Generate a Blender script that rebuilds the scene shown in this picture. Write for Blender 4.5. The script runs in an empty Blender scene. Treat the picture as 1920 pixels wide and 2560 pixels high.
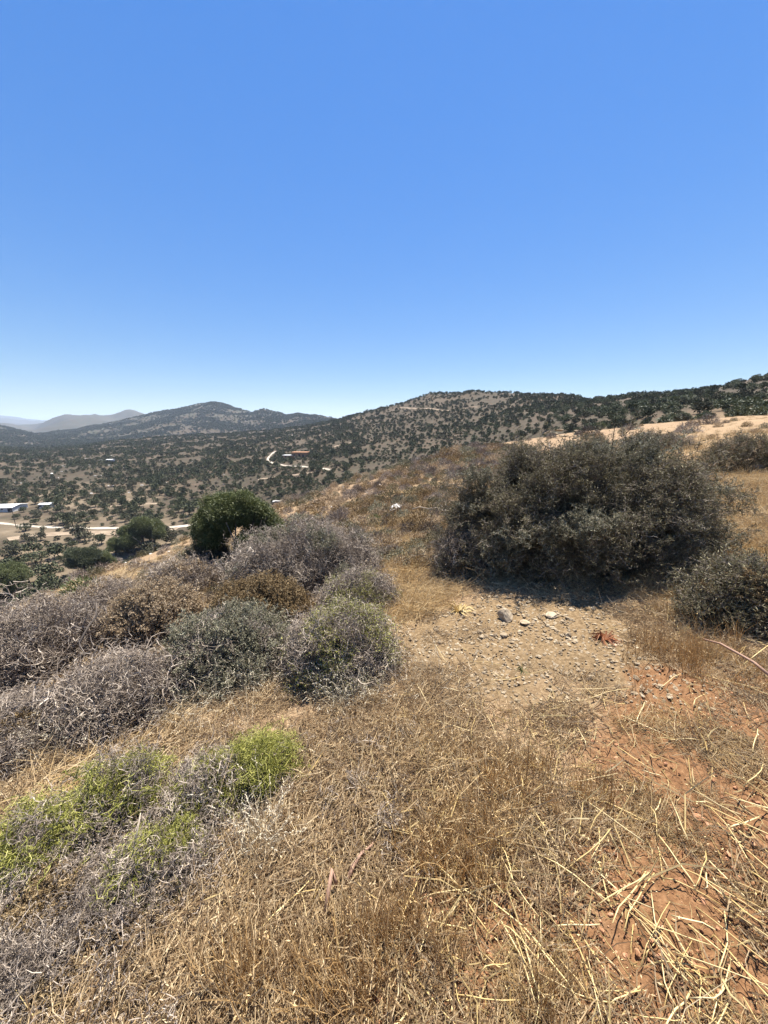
import bpy, math, random
import numpy as np
from mathutils import Vector
RNG = np.random.default_rng(7)
random.seed(7)
C = bpy.context.scene.collection
SC = bpy.context.scene
R = math.radians

# ---------------------------------------------------------------- camera, sky, sun, exposure
F = 924.0                      # focal length in pixels of the 1920 x 2560 picture
PITCH = R(12.8)
CAM = np.array([0.0, 0.0, 0.0])
EYE = 1.60                     # eye height above the ground under the camera
cam_d = bpy.data.cameras.new('camera'); cam = bpy.data.objects.new('camera', cam_d); C.objects.link(cam)
cam_d.sensor_fit = 'VERTICAL'; cam_d.sensor_height = 36; cam_d.lens = 36 * F / 2560
cam_d.clip_start = 0.05; cam_d.clip_end = 60000
cam.location = (0, 0, 0); cam.rotation_euler = (math.pi / 2 - PITCH, 0, 0)
SC.camera = cam
SUN_AZ, SUN_EL = R(22), R(69)
w = bpy.data.worlds.new('World'); SC.world = w; w.use_nodes = True
nt = w.node_tree; nt.nodes.clear()
sky = nt.nodes.new('ShaderNodeTexSky'); sky.sky_type = 'NISHITA'; sky.sun_disc = False
sky.sun_elevation = SUN_EL; sky.sun_rotation = SUN_AZ
sky.altitude = 300; sky.air_density = 1.0; sky.dust_density = 0.05; sky.ozone_density = 3.0
bg = nt.nodes.new('ShaderNodeBackground'); bg.inputs[1].default_value = 0.070
wo = nt.nodes.new('ShaderNodeOutputWorld')
hs = nt.nodes.new('ShaderNodeHueSaturation'); hs.inputs['Hue'].default_value = .506; hs.inputs['Saturation'].default_value = 1.32; hs.inputs['Value'].default_value = .85
bw_ = nt.nodes.new('ShaderNodeRGBToBW'); pw = nt.nodes.new('ShaderNodeMath'); pw.operation = 'POWER'; dv = nt.nodes.new('ShaderNodeMath'); dv.operation = 'DIVIDE'; vm = nt.nodes.new('ShaderNodeVectorMath'); vm.operation = 'SCALE'
nt.links.new(sky.outputs[0], bw_.inputs[0]); nt.links.new(bw_.outputs[0], dv.inputs[0]); dv.inputs[1].default_value = 2.6   # one soft tone curve for the whole sky, as a phone camera gives it
nt.links.new(dv.outputs[0], pw.inputs[0]); pw.inputs[1].default_value = -0.5
nt.links.new(sky.outputs[0], vm.inputs[0]); nt.links.new(pw.outputs[0], vm.inputs['Scale'])
nt.links.new(vm.outputs[0], hs.inputs['Color']); nt.links.new(hs.outputs[0], bg.inputs[0]); nt.links.new(bg.outputs[0], wo.inputs[0])
sun_d = bpy.data.lights.new('sun', 'SUN'); sun = bpy.data.objects.new('sun', sun_d); C.objects.link(sun)
sun_d.energy = 5.0; sun_d.angle = R(0.5); sun_d.color = (1.0, 0.95, 0.87)
SDIR = Vector((math.sin(SUN_AZ) * math.cos(SUN_EL), math.cos(SUN_AZ) * math.cos(SUN_EL), math.sin(SUN_EL)))
sun.rotation_euler = SDIR.to_track_quat('Z', 'Y').to_euler(); sun.location = (0, 0, 50)
SC.view_settings.view_transform = 'Standard'; SC.view_settings.look = 'None'
SC.view_settings.exposure = 1.45; SC.view_settings.gamma = 1.0; SC.view_settings.use_curve_mapping = False
SC.cycles.max_bounces = 5; SC.cycles.diffuse_bounces = 3; SC.cycles.glossy_bounces = 1
SC.cycles.transmission_bounces = 1; SC.cycles.volume_bounces = 1; SC.cycles.transparent_max_bounces = 4
SC.cycles.use_denoising = True; SC.cycles.denoising_prefilter = 'ACCURATE'; SC.cycles.denoising_input_passes = 'RGB_ALBEDO_NORMAL'
SC.cycles.sample_clamp_indirect = 4.0

# ---------------------------------------------------------------- numpy noise
_perm = np.random.default_rng(3).permutation(512).astype(np.int64)
_perm = np.concatenate([_perm, _perm])
_ga = np.random.default_rng(4).uniform(0, 2 * np.pi, 512)
_gx, _gy = np.cos(_ga), np.sin(_ga)
def perlin(x, y):
    x = np.asarray(x, float); y = np.asarray(y, float)
    xi = np.floor(x).astype(np.int64); yi = np.floor(y).astype(np.int64)
    xf, yf = x - xi, y - yi
    u = xf ** 3 * (xf * (xf * 6 - 15) + 10); v = yf ** 3 * (yf * (yf * 6 - 15) + 10)
    def g(ix, iy, dx, dy):
        h = _perm[(_perm[ix & 511] + iy) & 511]
        return _gx[h] * dx + _gy[h] * dy
    a = g(xi, yi, xf, yf); b = g(xi + 1, yi, xf - 1, yf)
    c = g(xi, yi + 1, xf, yf - 1); d = g(xi + 1, yi + 1, xf - 1, yf - 1)
    return (a + u * (b - a)) * (1 - v) + (c + u * (d - c)) * v
def fbm(x, y, o=4, gain=.5):
    s = 0; a = 1; k = 1
    for i in range(o):
        s = s + a * perlin(x * k + 17.3 * i, y * k - 9.1 * i); a *= gain; k *= 2.03
    return s
def sstep(a, b, x):
    t = np.clip((x - a) / (b - a), 0, 1); return t * t * (3 - 2 * t)

# ---------------------------------------------------------------- terrain
SP, CP = math.sin(PITCH), math.cos(PITCH)
def ray(px, py):
    u = (px - 960) / F; v = (1280 - py) / F
    return np.array([u, CP + v * SP, -SP + v * CP])
def slope_of(px, py):          # height gained per metre of horizontal distance along the pixel's ray
    px = np.asarray(px, float); py = np.asarray(py, float)
    u = (px - 960) / F; v = (1280 - py) / F
    X, Y, Z = u, CP + v * SP, -SP + v * CP
    return Z / np.hypot(X, Y)
AZ = np.radians(np.arange(-72, 72.01, 0.15))
PXA = 960 + F * np.tan(AZ) * 1.01
def curve_y(pts):              # points (px, py, distance) -> distance and height for every azimuth
    p = np.array(pts, float)
    d = np.exp(np.interp(PXA, p[:, 0], np.log(p[:, 2]))); yy = np.interp(PXA, p[:, 0], p[:, 1])
    pxc = np.clip(PXA, -300, 2300)
    return d, d * slope_of(pxc, yy)
def curve_z(pts):              # points (px, distance, height)
    p = np.array(pts, float)
    return np.exp(np.interp(PXA, p[:, 0], np.log(p[:, 1]))), np.interp(PXA, p[:, 0], p[:, 2])
def near_plane(x, y):
    return -EYE + 0.10 * x - 0.035 * y + 0.006 * np.minimum(x, 0) * np.abs(x)
def plane_curve(r):
    return np.full(AZ.shape, float(r)), near_plane(r * np.sin(AZ), r * np.cos(AZ))
CREST = [(-300, 1640, 14), (0, 1520, 18), (200, 1435, 30), (400, 1370, 36), (600, 1303, 44), (760, 1240, 60), (880, 1200, 75), (1000, 1165, 90),
         (1200, 1115, 80), (1440, 1078, 60), (1680, 1055, 50), (1920, 1035, 45), (2200, 1010, 45)]
CURVES = [plane_curve(.3), plane_curve(1), plane_curve(2), plane_curve(4), plane_curve(6),
    curve_y(CREST),
    curve_z([(-300, 100, -46), (0, 108, -46), (200, 110, -46), (400, 115, -45), (600, 112, -41), (760, 125, -35), (880, 140, -28), (1000, 150, -22), (1200, 130, -12),
             (1440, 95, -5), (1680, 75, -.8), (1920, 68, 1.2), (2200, 65, 3)]),
    curve_y([(-300, 1270, 340), (0, 1255, 330), (200, 1248, 300), (400, 1238, 270), (600, 1215, 240), (760, 1188, 220), (880, 1168, 215), (1000, 1150, 215),
             (1200, 1100, 190), (1440, 1050, 125), (1680, 1030, 100), (1920, 1003, 95), (2200, 980, 92)]),
    curve_y([(-300, 1190, 500), (0, 1180, 480), (200, 1172, 450), (400, 1160, 430), (600, 1140, 400), (760, 1120, 380), (880, 1098, 350), (1000, 1075, 340),
             (1200, 1030, 320), (1440, 1020, 190), (1680, 1000, 145), (1920, 965, 135), (2200, 930, 130)]),
    curve_y([(-300, 1100, 1000), (0, 1122, 900), (80, 1125, 950), (200, 1112, 1050), (300, 1100, 1000), (400, 1092, 980), (600, 1082, 900), (760, 1066, 800), (850, 1048, 700),
             (900, 1032, 640), (950, 1020, 600), (1000, 1008, 560), (1050, 990, 540), (1070, 982, 530), (1130, 979, 520), (1175, 973, 500), (1210, 980, 490),
             (1280, 982, 460), (1400, 990, 380), (1450, 1001, 320), (1480, 998, 290), (1560, 989, 250), (1640, 987, 235), (1700, 980, 225), (1740, 976, 220),
             (1800, 961, 210), (1860, 941, 205), (1920, 926, 200), (2200, 870, 190)]),
    curve_z([(-300, 1500, -60), (0, 1500, -62), (300, 1500, -55), (600, 1350, -35), (850, 1100, -10), (1200, 900, 10), (1600, 700, 5), (2200, 600, 10)]),
    curve_y([(-300, 1035, 2600), (0, 1057, 2600), (60, 1071, 2500), (95, 1082, 2400), (130, 1083, 2400), (200, 1075, 2400), (300, 1053, 2500), (375, 1036, 2500), (420, 1023, 2500), (480, 1011, 2450),
             (520, 1004, 2400), (540, 1001, 2400), (560, 1005, 2400), (600, 1018, 2300), (640, 1027, 2200), (665, 1017, 2150), (690, 1026, 2100), (720, 1035, 2000), (750, 1029, 1950),
             (800, 1037, 1900), (850, 1048, 1850), (950, 1060, 1800), (1200, 1066, 1800), (2200, 1066, 1800)]),
    curve_z([(-300, 3300, -60), (0, 3300, -50), (400, 3300, 0), (900, 3000, -10), (2200, 3000, -10)]),
    curve_y([(-300, 1040, 4600), (0, 1057, 4600), (92, 1081, 4600), (145, 1049, 4700), (185, 1035, 4700), (240, 1037, 4700), (300, 1036, 4700), (345, 1025, 4700), (375, 1035, 4700),
             (450, 1052, 4600), (900, 1064, 4600), (2200, 1066, 4600)]),
    curve_z([(-300, 7000, 0), (2200, 7000, 0)]),
    curve_y([(-300, 1030, 13500), (0, 1038, 13500), (50, 1044, 13500), (100, 1050, 13500), (140, 1051, 13500), (200, 1060, 13500), (500, 1064, 13500), (2200, 1066, 13500)]),
    (np.full(AZ.shape, 16500.), np.full(AZ.shape, -150.)),
]
LD = np.linspace(math.log(.3), math.log(16500), 620)
CD = np.log(np.array([c[0] for c in CURVES])); CZ = np.array([c[1] for c in CURVES])
TAB = np.empty((len(AZ), len(LD)))
for i in range(len(AZ)):
    dd = np.exp(CD[:, i]); TAB[i] = np.interp(np.exp(LD), dd, CZ[:, i])
# soften the joints a little (radially a few percent of distance, sideways half a degree)
def blur(a, n, axis):
    k = np.hanning(n + 2)[1:-1]; k /= k.sum()
    pad = [(0, 0), (0, 0)]; pad[axis] = (n // 2, n // 2)
    ap = np.pad(a, pad, mode='edge')
    return np.apply_along_axis(lambda q: np.convolve(q, k, 'valid'), axis, ap)
T2 = blur(blur(TAB, 9, 1), 5, 0)
nearw = sstep(math.log(100), math.log(30), LD)[None, :]
T3 = blur(T2, 41, 0)
TAB = T2 * (1 - nearw) + T3 * nearw
DAZ = AZ[1] - AZ[0]; DLD = LD[1] - LD[0]
def H0(x, y):
    r = np.hypot(x, y); a = np.arctan2(x, y)
    s = np.clip((np.log(np.maximum(r, .3)) - LD[0]) / DLD, 0, len(LD) - 1.001)
    j = s.astype(int); fs = s - j
    t = np.clip((a - AZ[0]) / DAZ, 0, len(AZ) - 1.001); i = t.astype(int); ft = t - i
    z = (TAB[i, j] * (1 - fs) + TAB[i, j + 1] * fs) * (1 - ft) + (TAB[i + 1, j] * (1 - fs) + TAB[i + 1, j + 1] * fs) * ft
    over = np.maximum(np.abs(a) - AZ[-1], 0) / (math.pi - AZ[-1])
    zb = .5 * (TAB[0][j] + TAB[-1][j])
    return z * (1 - over) + zb * over
def H(x, y):
    x = np.asarray(x, float); y = np.asarray(y, float)
    r = np.hypot(x, y); z = H0(x, y)
    z = z + 0.06 * sstep(1, 6, r) * sstep(400, 60, r) * fbm(x / 1.7, y / 1.7, 3)
    z = z + 0.30 * sstep(8, 40, r) * sstep(800, 100, r) * fbm(x / 9 + 5, y / 9, 3) * (1 - .7 * valley(x, y))
    z = z + 2.2 * sstep(180, 320, r) * fbm(x / 55, y / 55, 3) * sstep(-2, 10, z - (-46)) 
    z = z + 13 * sstep(700, 1500, r) * fbm(x / 260 + 3, y / 260, 4) - 10 * sstep(700, 1600, r) * np.abs(fbm(x / 190 + 8, y / 330, 3))
    z = z + sstep(2800, 4300, r) * (70 * fbm(x / 1100, y / 1100, 5) - 70 * np.abs(fbm(x / 520 + 4, y / 800, 4)) + 12)
    return z
def valley(x, y):
    z = H0(x, y)
    return sstep(-38, -43, z) * sstep(60, 90, np.hypot(x, y)) * sstep(420, 330, np.hypot(x, y))
def at(px, py, tmax=9000.0):   # point of the ground seen at a pixel
    d = ray(px, py); n = math.hypot(d[0], d[1])
    t = np.exp(np.linspace(math.log(.4), math.log(tmax), 3000)) / n
    X, Y, Z = d[0] * t, d[1] * t, d[2] * t
    below = Z <= H(X, Y)
    k = int(np.argmax(below)) if below.any() else len(t) - 1
    return np.array([X[k], Y[k], float(H(X[k], Y[k]))])
def gz(x, y): return float(H(x, y))
def proj(P):                   # world -> picture pixel
    P = np.atleast_2d(P); x, y, z = P[:, 0], P[:, 1], P[:, 2]
    dep = y * CP - z * SP; up = y * SP + z * CP
    return 960 + F * x / dep, 1280 - F * up / dep, dep
def gnormal(x, y, e=.08):
    e = np.maximum(e, np.hypot(x, y) * .01)
    nx = -(H(x + e, y) - H(x - e, y)) / (2 * e); ny = -(H(x, y + e) - H(x, y - e)) / (2 * e)
    n = np.stack([nx, ny, np.ones_like(nx)], -1)
    return n / np.linalg.norm(n, axis=-1, keepdims=True)

# ---------------------------------------------------------------- zones of ground colour (given by what grows or lies there)
def pix(x, y):                 # picture pixel of a ground point, used to lay patches out where the place has them
    z = H0(x, y); return proj(np.stack([np.ravel(x), np.ravel(y), np.ravel(z)], -1))
_g = at(1330, 1590); GRAVEL = (_g[0], _g[1])
REDS = [(*at(a, b)[:2], c) for (a, b, c) in [(1700, 1840, .38), (1880, 1940, .6), (1620, 2060, .26), (1820, 2160, .42), (1600, 2250, .24), (1780, 2400, .26), (1470, 2430, .2), (1260, 2290, .18), (1120, 2230, .19), (1010, 2420, .17), (1230, 2510, .18), (1000, 2540, .13), (1390, 2350, .2), (1580, 2520, .24), (820, 2330, .08), (1850, 2300, .42), (1900, 2080, .55), (1700, 1950, .45), (1520, 2170, .24), (1680, 2300, .26), (1650, 2480, .26), (1330, 2440, .2), (1900, 1800, .5), (1330, 2010, .12), (1660, 1700, .2)]]
def zones(x, y):
    r = np.hypot(x, y); n = fbm(x * 1.3, y * 1.3, 3); n2 = fbm(x / 14, y / 14, 3)
    # bare red earth: a swath right of the camera and a patch at its feet
    red = np.zeros_like(n)
    for (bx, by, br) in REDS: red = np.maximum(red, sstep(1.15, .6, np.hypot(x - bx, (y - by) * 1.15) / br + n * .35))
    gravel = sstep(1.0, .55, np.hypot((x - GRAVEL[0]) / 1.35, (y - GRAVEL[1] - .12) / .95) + n * .6)
    gold = sstep(.05, .32, .5 * n2 + sstep(0, .5, (x - .42 * y) / np.maximum(r, 1)) * .6) * sstep(3.5, 7, r) * sstep(140, 80, r)
    gold = np.maximum(gold, sstep(1.0, .4, np.abs(x - .02 * y) / .5) * sstep(2.7, 3.4, y) * sstep(9, 6, y))
    a = np.degrees(np.arctan2(x, y))
    gold = np.maximum(gold, .9 * sstep(14, 22, r) * sstep(60, 45, r) * sstep(-22, -28, a) * sstep(.1, .25, n2 + .25))
    return red, gravel, gold, valley(x, y)

# ---------------------------------------------------------------- helpers
def mk_mesh(name, V, T, mats=(), attrs=None, smooth=False, matidx=None):
    V = np.asarray(V, np.float32); T = np.asarray(T, np.int32)
    me = bpy.data.meshes.new(name); k = T.shape[1] if len(T) else 3
    me.vertices.add(len(V)); me.vertices.foreach_set('co', V.ravel())
    if len(T):
        me.loops.add(T.size); me.loops.foreach_set('vertex_index', T.ravel())
        me.polygons.add(len(T)); me.polygons.foreach_set('loop_start', np.arange(0, T.size, k, dtype=np.int32))
        me.polygons.foreach_set('use_smooth', np.full(len(T), smooth))
        if matidx is not None: me.polygons.foreach_set('material_index', np.asarray(matidx, np.int32))
    for m in mats: me.materials.append(m)
    for n, a in (attrs or {}).items():
        at_ = me.attributes.new(n, 'FLOAT', 'POINT'); at_.data.foreach_set('value', np.asarray(a, np.float32))
    me.update(calc_edges=True)
    return me
def link(name, me, parent=None, loc=(0, 0, 0), rz=0.0, **props):
    o = bpy.data.objects.new(name, me); C.objects.link(o)
    if parent is not None: o.parent = parent
    o.location = loc; o.rotation_euler = (0, 0, rz)
    for k, v in props.items(): o[k] = v
    return o
def tag(o, label=None, cat=None, group=None, kind=None):
    if label: o['label'] = label
    if cat: o['category'] = cat
    if group: o['group'] = group
    if kind: o['kind'] = kind
    return o
def prisms(P0, P1, w0, w1, rnd):
    """many 3-sided tapered sticks -> V, T, rnd"""
    P0 = np.asarray(P0, float); P1 = np.asarray(P1, float); n = len(P0)
    d = P1 - P0; L = np.linalg.norm(d, axis=1, keepdims=True) + 1e-9; d = d / L
    h = np.where(np.abs(d[:, 2:3]) < .9, np.array([[0, 0, 1.]]), np.array([[1., 0, 0]]))
    a = np.cross(d, h); a /= np.linalg.norm(a, axis=1, keepdims=True); b = np.cross(d, a)
    w0 = np.broadcast_to(w0, (n,))[:, None] * .5; w1 = np.broadcast_to(w1, (n,))[:, None] * .5
    V = np.empty((n, 6, 3))
    for k in range(3):
        c, s = math.cos(k * 2.0944 + .5), math.sin(k * 2.0944 + .5)
        V[:, k] = P0 + (a * c + b * s) * w0; V[:, k + 3] = P1 + (a * c + b * s) * w1
    base = (np.arange(n) * 6)[:, None]
    T = np.concatenate([base + np.array([[0, 1, 4]]), base + np.array([[0, 4, 3]]), base + np.array([[1, 2, 5]]), base + np.array([[1, 5, 4]]),
                        base + np.array([[2, 0, 3]]), base + np.array([[2, 3, 5]])], 0)
    return V.reshape(-1, 3), T, np.repeat(np.broadcast_to(rnd, (n,)), 6)
def leaves(Pc, D, L, W, rnd, fold=.25):
    """pointed leaves: 4 vertices, 2 triangles folded along the midrib"""
    n = len(Pc); D = D / np.linalg.norm(D, axis=1, keepdims=True)
    h = RNG.normal(size=(n, 3)); a = np.cross(D, h); a /= np.linalg.norm(a, axis=1, keepdims=True); b = np.cross(D, a)
    L = np.broadcast_to(L, (n,))[:, None]; W = np.broadcast_to(W, (n,))[:, None]
    m = Pc + D * L * .45
    V = np.stack([Pc, m + a * W * .5 + b * W * fold, Pc + D * L, m - a * W * .5 + b * W * fold], 1).reshape(-1, 3)
    base = (np.arange(n) * 4)[:, None]
    T = np.concatenate([base + np.array([[0, 1, 2]]), base + np.array([[0, 2, 3]])], 0)
    return V, T, np.repeat(np.broadcast_to(rnd, (n,)), 4)
def merge(parts):
    Vs, Ts, Rs, Ms, o = [], [], [], [], 0
    for p in parts:
        V, T, r = p[:3]; Vs.append(V); Ts.append(T + o); Rs.append(r); Ms.append(np.full(len(T), p[3] if len(p) > 3 else 0)); o += len(V)
    return np.concatenate(Vs), np.concatenate(Ts), np.concatenate(Rs), np.concatenate(Ms)
def chain_tube(P, w, sides=5, rnd=.5):
    """one bent tapering tube through points P with widths w, closed ends"""
    P = np.asarray(P, float); n = len(P); V = []; T = []
    for i in range(n):
        d = P[min(i + 1, n - 1)] - P[max(i - 1, 0)]; d = d / (np.linalg.norm(d) + 1e-9)
        h = np.array([0, 0, 1.]) if abs(d[2]) < .9 else np.array([1., 0, 0])
        a = np.cross(d, h); a /= np.linalg.norm(a); b = np.cross(d, a)
        for k in range(sides):
            t = k * 2 * math.pi / sides; V.append(P[i] + (a * math.cos(t) + b * math.sin(t)) * w[i] * .5)
    for i in range(n - 1):
        for k in range(sides):
            p, q = i * sides + k, i * sides + (k + 1) % sides
            T += [(p, q, q + sides), (p, q + sides, p + sides)]
    V.append(P[0]); V.append(P[-1]); a0, a1 = len(V) - 2, len(V) - 1
    for k in range(sides):
        T.append((a0, (k + 1) % sides, k)); T.append((a1, (n - 1) * sides + k, (n - 1) * sides + (k + 1) % sides))
    return np.array(V), np.array(T), np.full(len(V), rnd)
def eulers(N, phi):
    """rotation that stands local +Z along N after a spin phi"""
    N = N / np.linalg.norm(N, axis=1, keepdims=True)
    h = np.where(np.abs(N[:, 2:3]) < .95, np.array([[0, 0, 1.]]), np.array([[1., 0, 0]]))
    a = np.cross(h, N); a /= np.linalg.norm(a, axis=1, keepdims=True); b = np.cross(N, a)
    c, s = np.cos(phi)[:, None], np.sin(phi)[:, None]
    X = a * c + b * s; Y = -a * s + b * c
    return np.stack([np.arctan2(Y[:, 2], N[:, 2]), -np.arcsin(np.clip(X[:, 2], -1, 1)), np.arctan2(X[:, 1], X[:, 0])], 1)
_SCN = [0]
def scatter(name, P, E, S, pick, protos, parent=None, tint=None, **props):
    """one object whose geometry nodes set small pieces on its points"""
    n = len(P); me = bpy.data.meshes.new(name)
    me.vertices.add(n); me.vertices.foreach_set('co', np.asarray(P, np.float32).ravel())
    a = me.attributes.new('rot', 'FLOAT_VECTOR', 'POINT'); a.data.foreach_set('vector', np.asarray(E, np.float32).ravel())
    a = me.attributes.new('scl', 'FLOAT', 'POINT'); a.data.foreach_set('value', np.asarray(S, np.float32))
    a = me.attributes.new('pick', 'INT', 'POINT'); a.data.foreach_set('value', np.asarray(pick, np.int32))
    a = me.attributes.new('tint', 'FLOAT', 'POINT'); a.data.foreach_set('value', np.asarray(RNG.random(n) if tint is None else tint, np.float32))
    o = link(name, me, parent, **props)
    ng = bpy.data.node_groups.new(name + '_nodes', 'GeometryNodeTree')
    ng.interface.new_socket('Geometry', in_out='INPUT', socket_type='NodeSocketGeometry')
    ng.interface.new_socket('Geometry', in_out='OUTPUT', socket_type='NodeSocketGeometry')
    N = ng.nodes; Lk = ng.links
    gi = N.new('NodeGroupInput'); go = N.new('NodeGroupOutput'); ip = N.new('GeometryNodeInstanceOnPoints'); jn = N.new('GeometryNodeJoinGeometry')
    for p in reversed(protos):
        oi = N.new('GeometryNodeObjectInfo'); oi.inputs['Object'].default_value = p; oi.transform_space = 'ORIGINAL'
        g2 = N.new('GeometryNodeGeometryToInstance'); Lk.new(oi.outputs['Geometry'], g2.inputs[0]); Lk.new(g2.outputs[0], jn.inputs[0])
    def na(nm, t):
        q = N.new('GeometryNodeInputNamedAttribute'); q.data_type = t; q.inputs[0].default_value = nm; return q.outputs[0]
    Lk.new(gi.outputs[0], ip.inputs['Points']); Lk.new(jn.outputs[0], ip.inputs['Instance'])
    ip.inputs['Pick Instance'].default_value = True; Lk.new(na('pick', 'INT'), ip.inputs['Instance Index'])
    Lk.new(na('rot', 'FLOAT_VECTOR'), ip.inputs['Rotation']); Lk.new(na('scl', 'FLOAT'), ip.inputs['Scale'])
    Lk.new(ip.outputs[0], go.inputs[0])
    md = o.modifiers.new('scatter', 'NODES'); md.node_group = ng
    return o
def proto(name, V, T, rnd, mats, mi=None, smooth=False):
    return bpy.data.objects.new(name, mk_mesh(name, V, T, mats, {'rnd': rnd}, smooth, mi))   # never linked: only its mesh is used

# ---------------------------------------------------------------- materials
def new_mat(name, rough=.8, spec=.25):
    m = bpy.data.materials.new(name); m.use_nodes = True; n = m.node_tree
    b = n.nodes['Principled BSDF']; b.inputs['Roughness'].default_value = rough; b.inputs['Specular IOR Level'].default_value = spec
    return m, n, b
def ramp(n, cols):
    r = n.nodes.new('ShaderNodeValToRGB'); el = r.color_ramp.elements
    while len(el) < len(cols): el.new(.5)
    for i, c in enumerate(cols):
        pos = c[3] if len(c) > 3 else i / max(1, len(cols) - 1); el[i].position = pos; el[i].color = (c[0], c[1], c[2], 1)
    return r
def mix(n, a, b, f, t='MIX'):
    m = n.nodes.new('ShaderNodeMix'); m.data_type = 'RGBA'; m.blend_type = t
    for s, v in ((m.inputs[0], f), (m.inputs[6], a), (m.inputs[7], b)):
        if hasattr(v, 'links'): n.links.new(v, s)
        elif isinstance(v, (int, float)): s.default_value = v
        else: s.default_value = (*v, 1)
    return m.outputs[2]
def math_(n, op, a, b=0.0, c=0.0):
    m = n.nodes.new('ShaderNodeMath'); m.operation = op
    for s, v in zip(m.inputs, (a, b, c)):
        if hasattr(v, 'links'): n.links.new(v, s)
        else: s.default_value = v
    return m.outputs[0]
def noise(n, scale, detail=4, rough=.55, vec=None, dist=0.0):
    t = n.nodes.new('ShaderNodeTexNoise'); t.inputs['Scale'].default_value = scale; t.inputs['Detail'].default_value = detail
    t.inputs['Roughness'].default_value = rough; t.inputs['Distortion'].default_value = dist
    if vec is not None: n.links.new(vec, t.inputs['Vector'])
    return t.outputs[0]
def mat_bits(name, cols, rough=.75, spec=.2, amt=.5, trans=0.0):
    """sticks and blades: every one its own colour out of a ramp, every clump a little lighter or darker"""
    m, n, b = new_mat(name, rough, spec)
    a = n.nodes.new('ShaderNodeAttribute'); a.attribute_name = 'rnd'
    oi = n.nodes.new('ShaderNodeObjectInfo')
    f = math_(n, 'ADD', math_(n, 'MULTIPLY', a.outputs['Fac'], 1 - amt * .5), math_(n, 'MULTIPLY', oi.outputs['Random'], amt * .5))
    r = ramp(n, cols); n.links.new(f, r.inputs[0])
    n.links.new(r.outputs[0], b.inputs['Base Color'])
    if trans > 0:
        t = n.nodes.new('ShaderNodeBsdfTranslucent'); n.links.new(r.outputs[0], t.inputs[0])
        ms = n.nodes.new('ShaderNodeMixShader'); ms.inputs[0].default_value = trans
        n.links.new(b.outputs[0], ms.inputs[1]); n.links.new(t.outputs[0], ms.inputs[2]); n.links.new(ms.outputs[0], n.nodes['Material Output'].inputs[0])
    return m
M = {}
M['litter'] = mat_bits('litter', [(.14, .085, .045), (.34, .23, .125), (.55, .41, .235), (.70, .57, .37)], .7, .2, .45, .25)
M['gold'] = mat_bits('gold_grass', [(.32, .20, .085), (.52, .36, .17), (.66, .50, .27), (.76, .63, .40)], .6, .3, .5, .3)
M['rust'] = mat_bits('rust_grass', [(.34, .20, .08), (.52, .33, .14), (.66, .46, .22), (.76, .58, .33)], .6, .3, .5, .3)
M['straw'] = mat_bits('straw', [(.40, .27, .10), (.54, .39, .16), (.64, .49, .23), (.68, .56, .32)], .42, .4, .6, .15)
M['greytwig'] = mat_bits('grey_twig', [(.045, .034, .025), (.14, .107, .08), (.31, .25, .195), (.64, .545, .43)], .7, .25, .5)
M['browntwig'] = mat_bits('brown_twig', [(.05, .032, .02), (.12, .08, .045), (.20, .145, .085), (.32, .25, .16)], .8, .15, .5)
M['darktwig'] = mat_bits('dark_twig', [(.026, .02, .016), (.09, .07, .054), (.20, .16, .125), (.44, .38, .31)], .75, .2, .5)
M['greyleaf'] = mat_bits('grey_green_leaf', [(.05, .046, .028), (.12, .112, .068), (.235, .22, .14), (.42, .40, .28)], .65, .25, .5, .15)
M['darkleaf'] = mat_bits('dark_leaf', [(.035, .03, .014), (.095, .08, .037), (.19, .165, .085), (.38, .33, .20)], .6, .3, .5, .15)
M['brownleaf'] = mat_bits('brown_cushion', [(.07, .045, .022), (.17, .115, .055), (.28, .20, .105), (.44, .34, .20)], .85, .1, .5, .1)
M['tanleaf'] = mat_bits('tan_cushion', [(.14, .095, .055), (.29, .21, .13), (.44, .34, .22), (.58, .48, .34)], .85, .1, .5, .1)
M['lime'] = mat_bits('lime_twig', [(.07, .08, .014), (.23, .23, .045), (.40, .385, .09), (.58, .54, .20)], .55, .3, .5, .25)
M['oliveleaf'] = mat_bits('olive_leaf', [(.03, .038, .012), (.075, .09, .028), (.14, .155, .055), (.25, .26, .12)], .5, .35, .4, .2)
M['oakleaf'] = mat_bits('oak_leaf', [(.036, .044, .02), (.065, .078, .035), (.10, .11, .055), (.15, .155, .085)], .55, .3, .7, .1)
M['farleaf'] = mat_bits('far_leaf', [(.042, .048, .027), (.07, .078, .042), (.10, .106, .06), (.14, .14, .088)], .8, .1, .8)
M['farleaf2'] = mat_bits('pale_far_leaf', [(.05, .05, .032), (.08, .078, .048), (.11, .105, .068), (.15, .14, .10)], .8, .1, .8)
M['bark'] = mat_bits('bark', [(.05, .04, .032), (.10, .08, .065), (.16, .135, .11)], .85, .15, .5)
M['palestick'] = mat_bits('pale_stick', [(.38, .31, .23), (.46, .38, .29)], .7, .2, .4)
M['seed'] = mat_bits('seed_head', [(.45, .36, .22), (.62, .53, .37), (.74, .67, .52)], .6, .25, .5, .3)
M['redleaf'] = mat_bits('red_dead_leaf', [(.13, .04, .018), (.24, .085, .035), (.42, .22, .11)], .6, .25, .5, .1)
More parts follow.
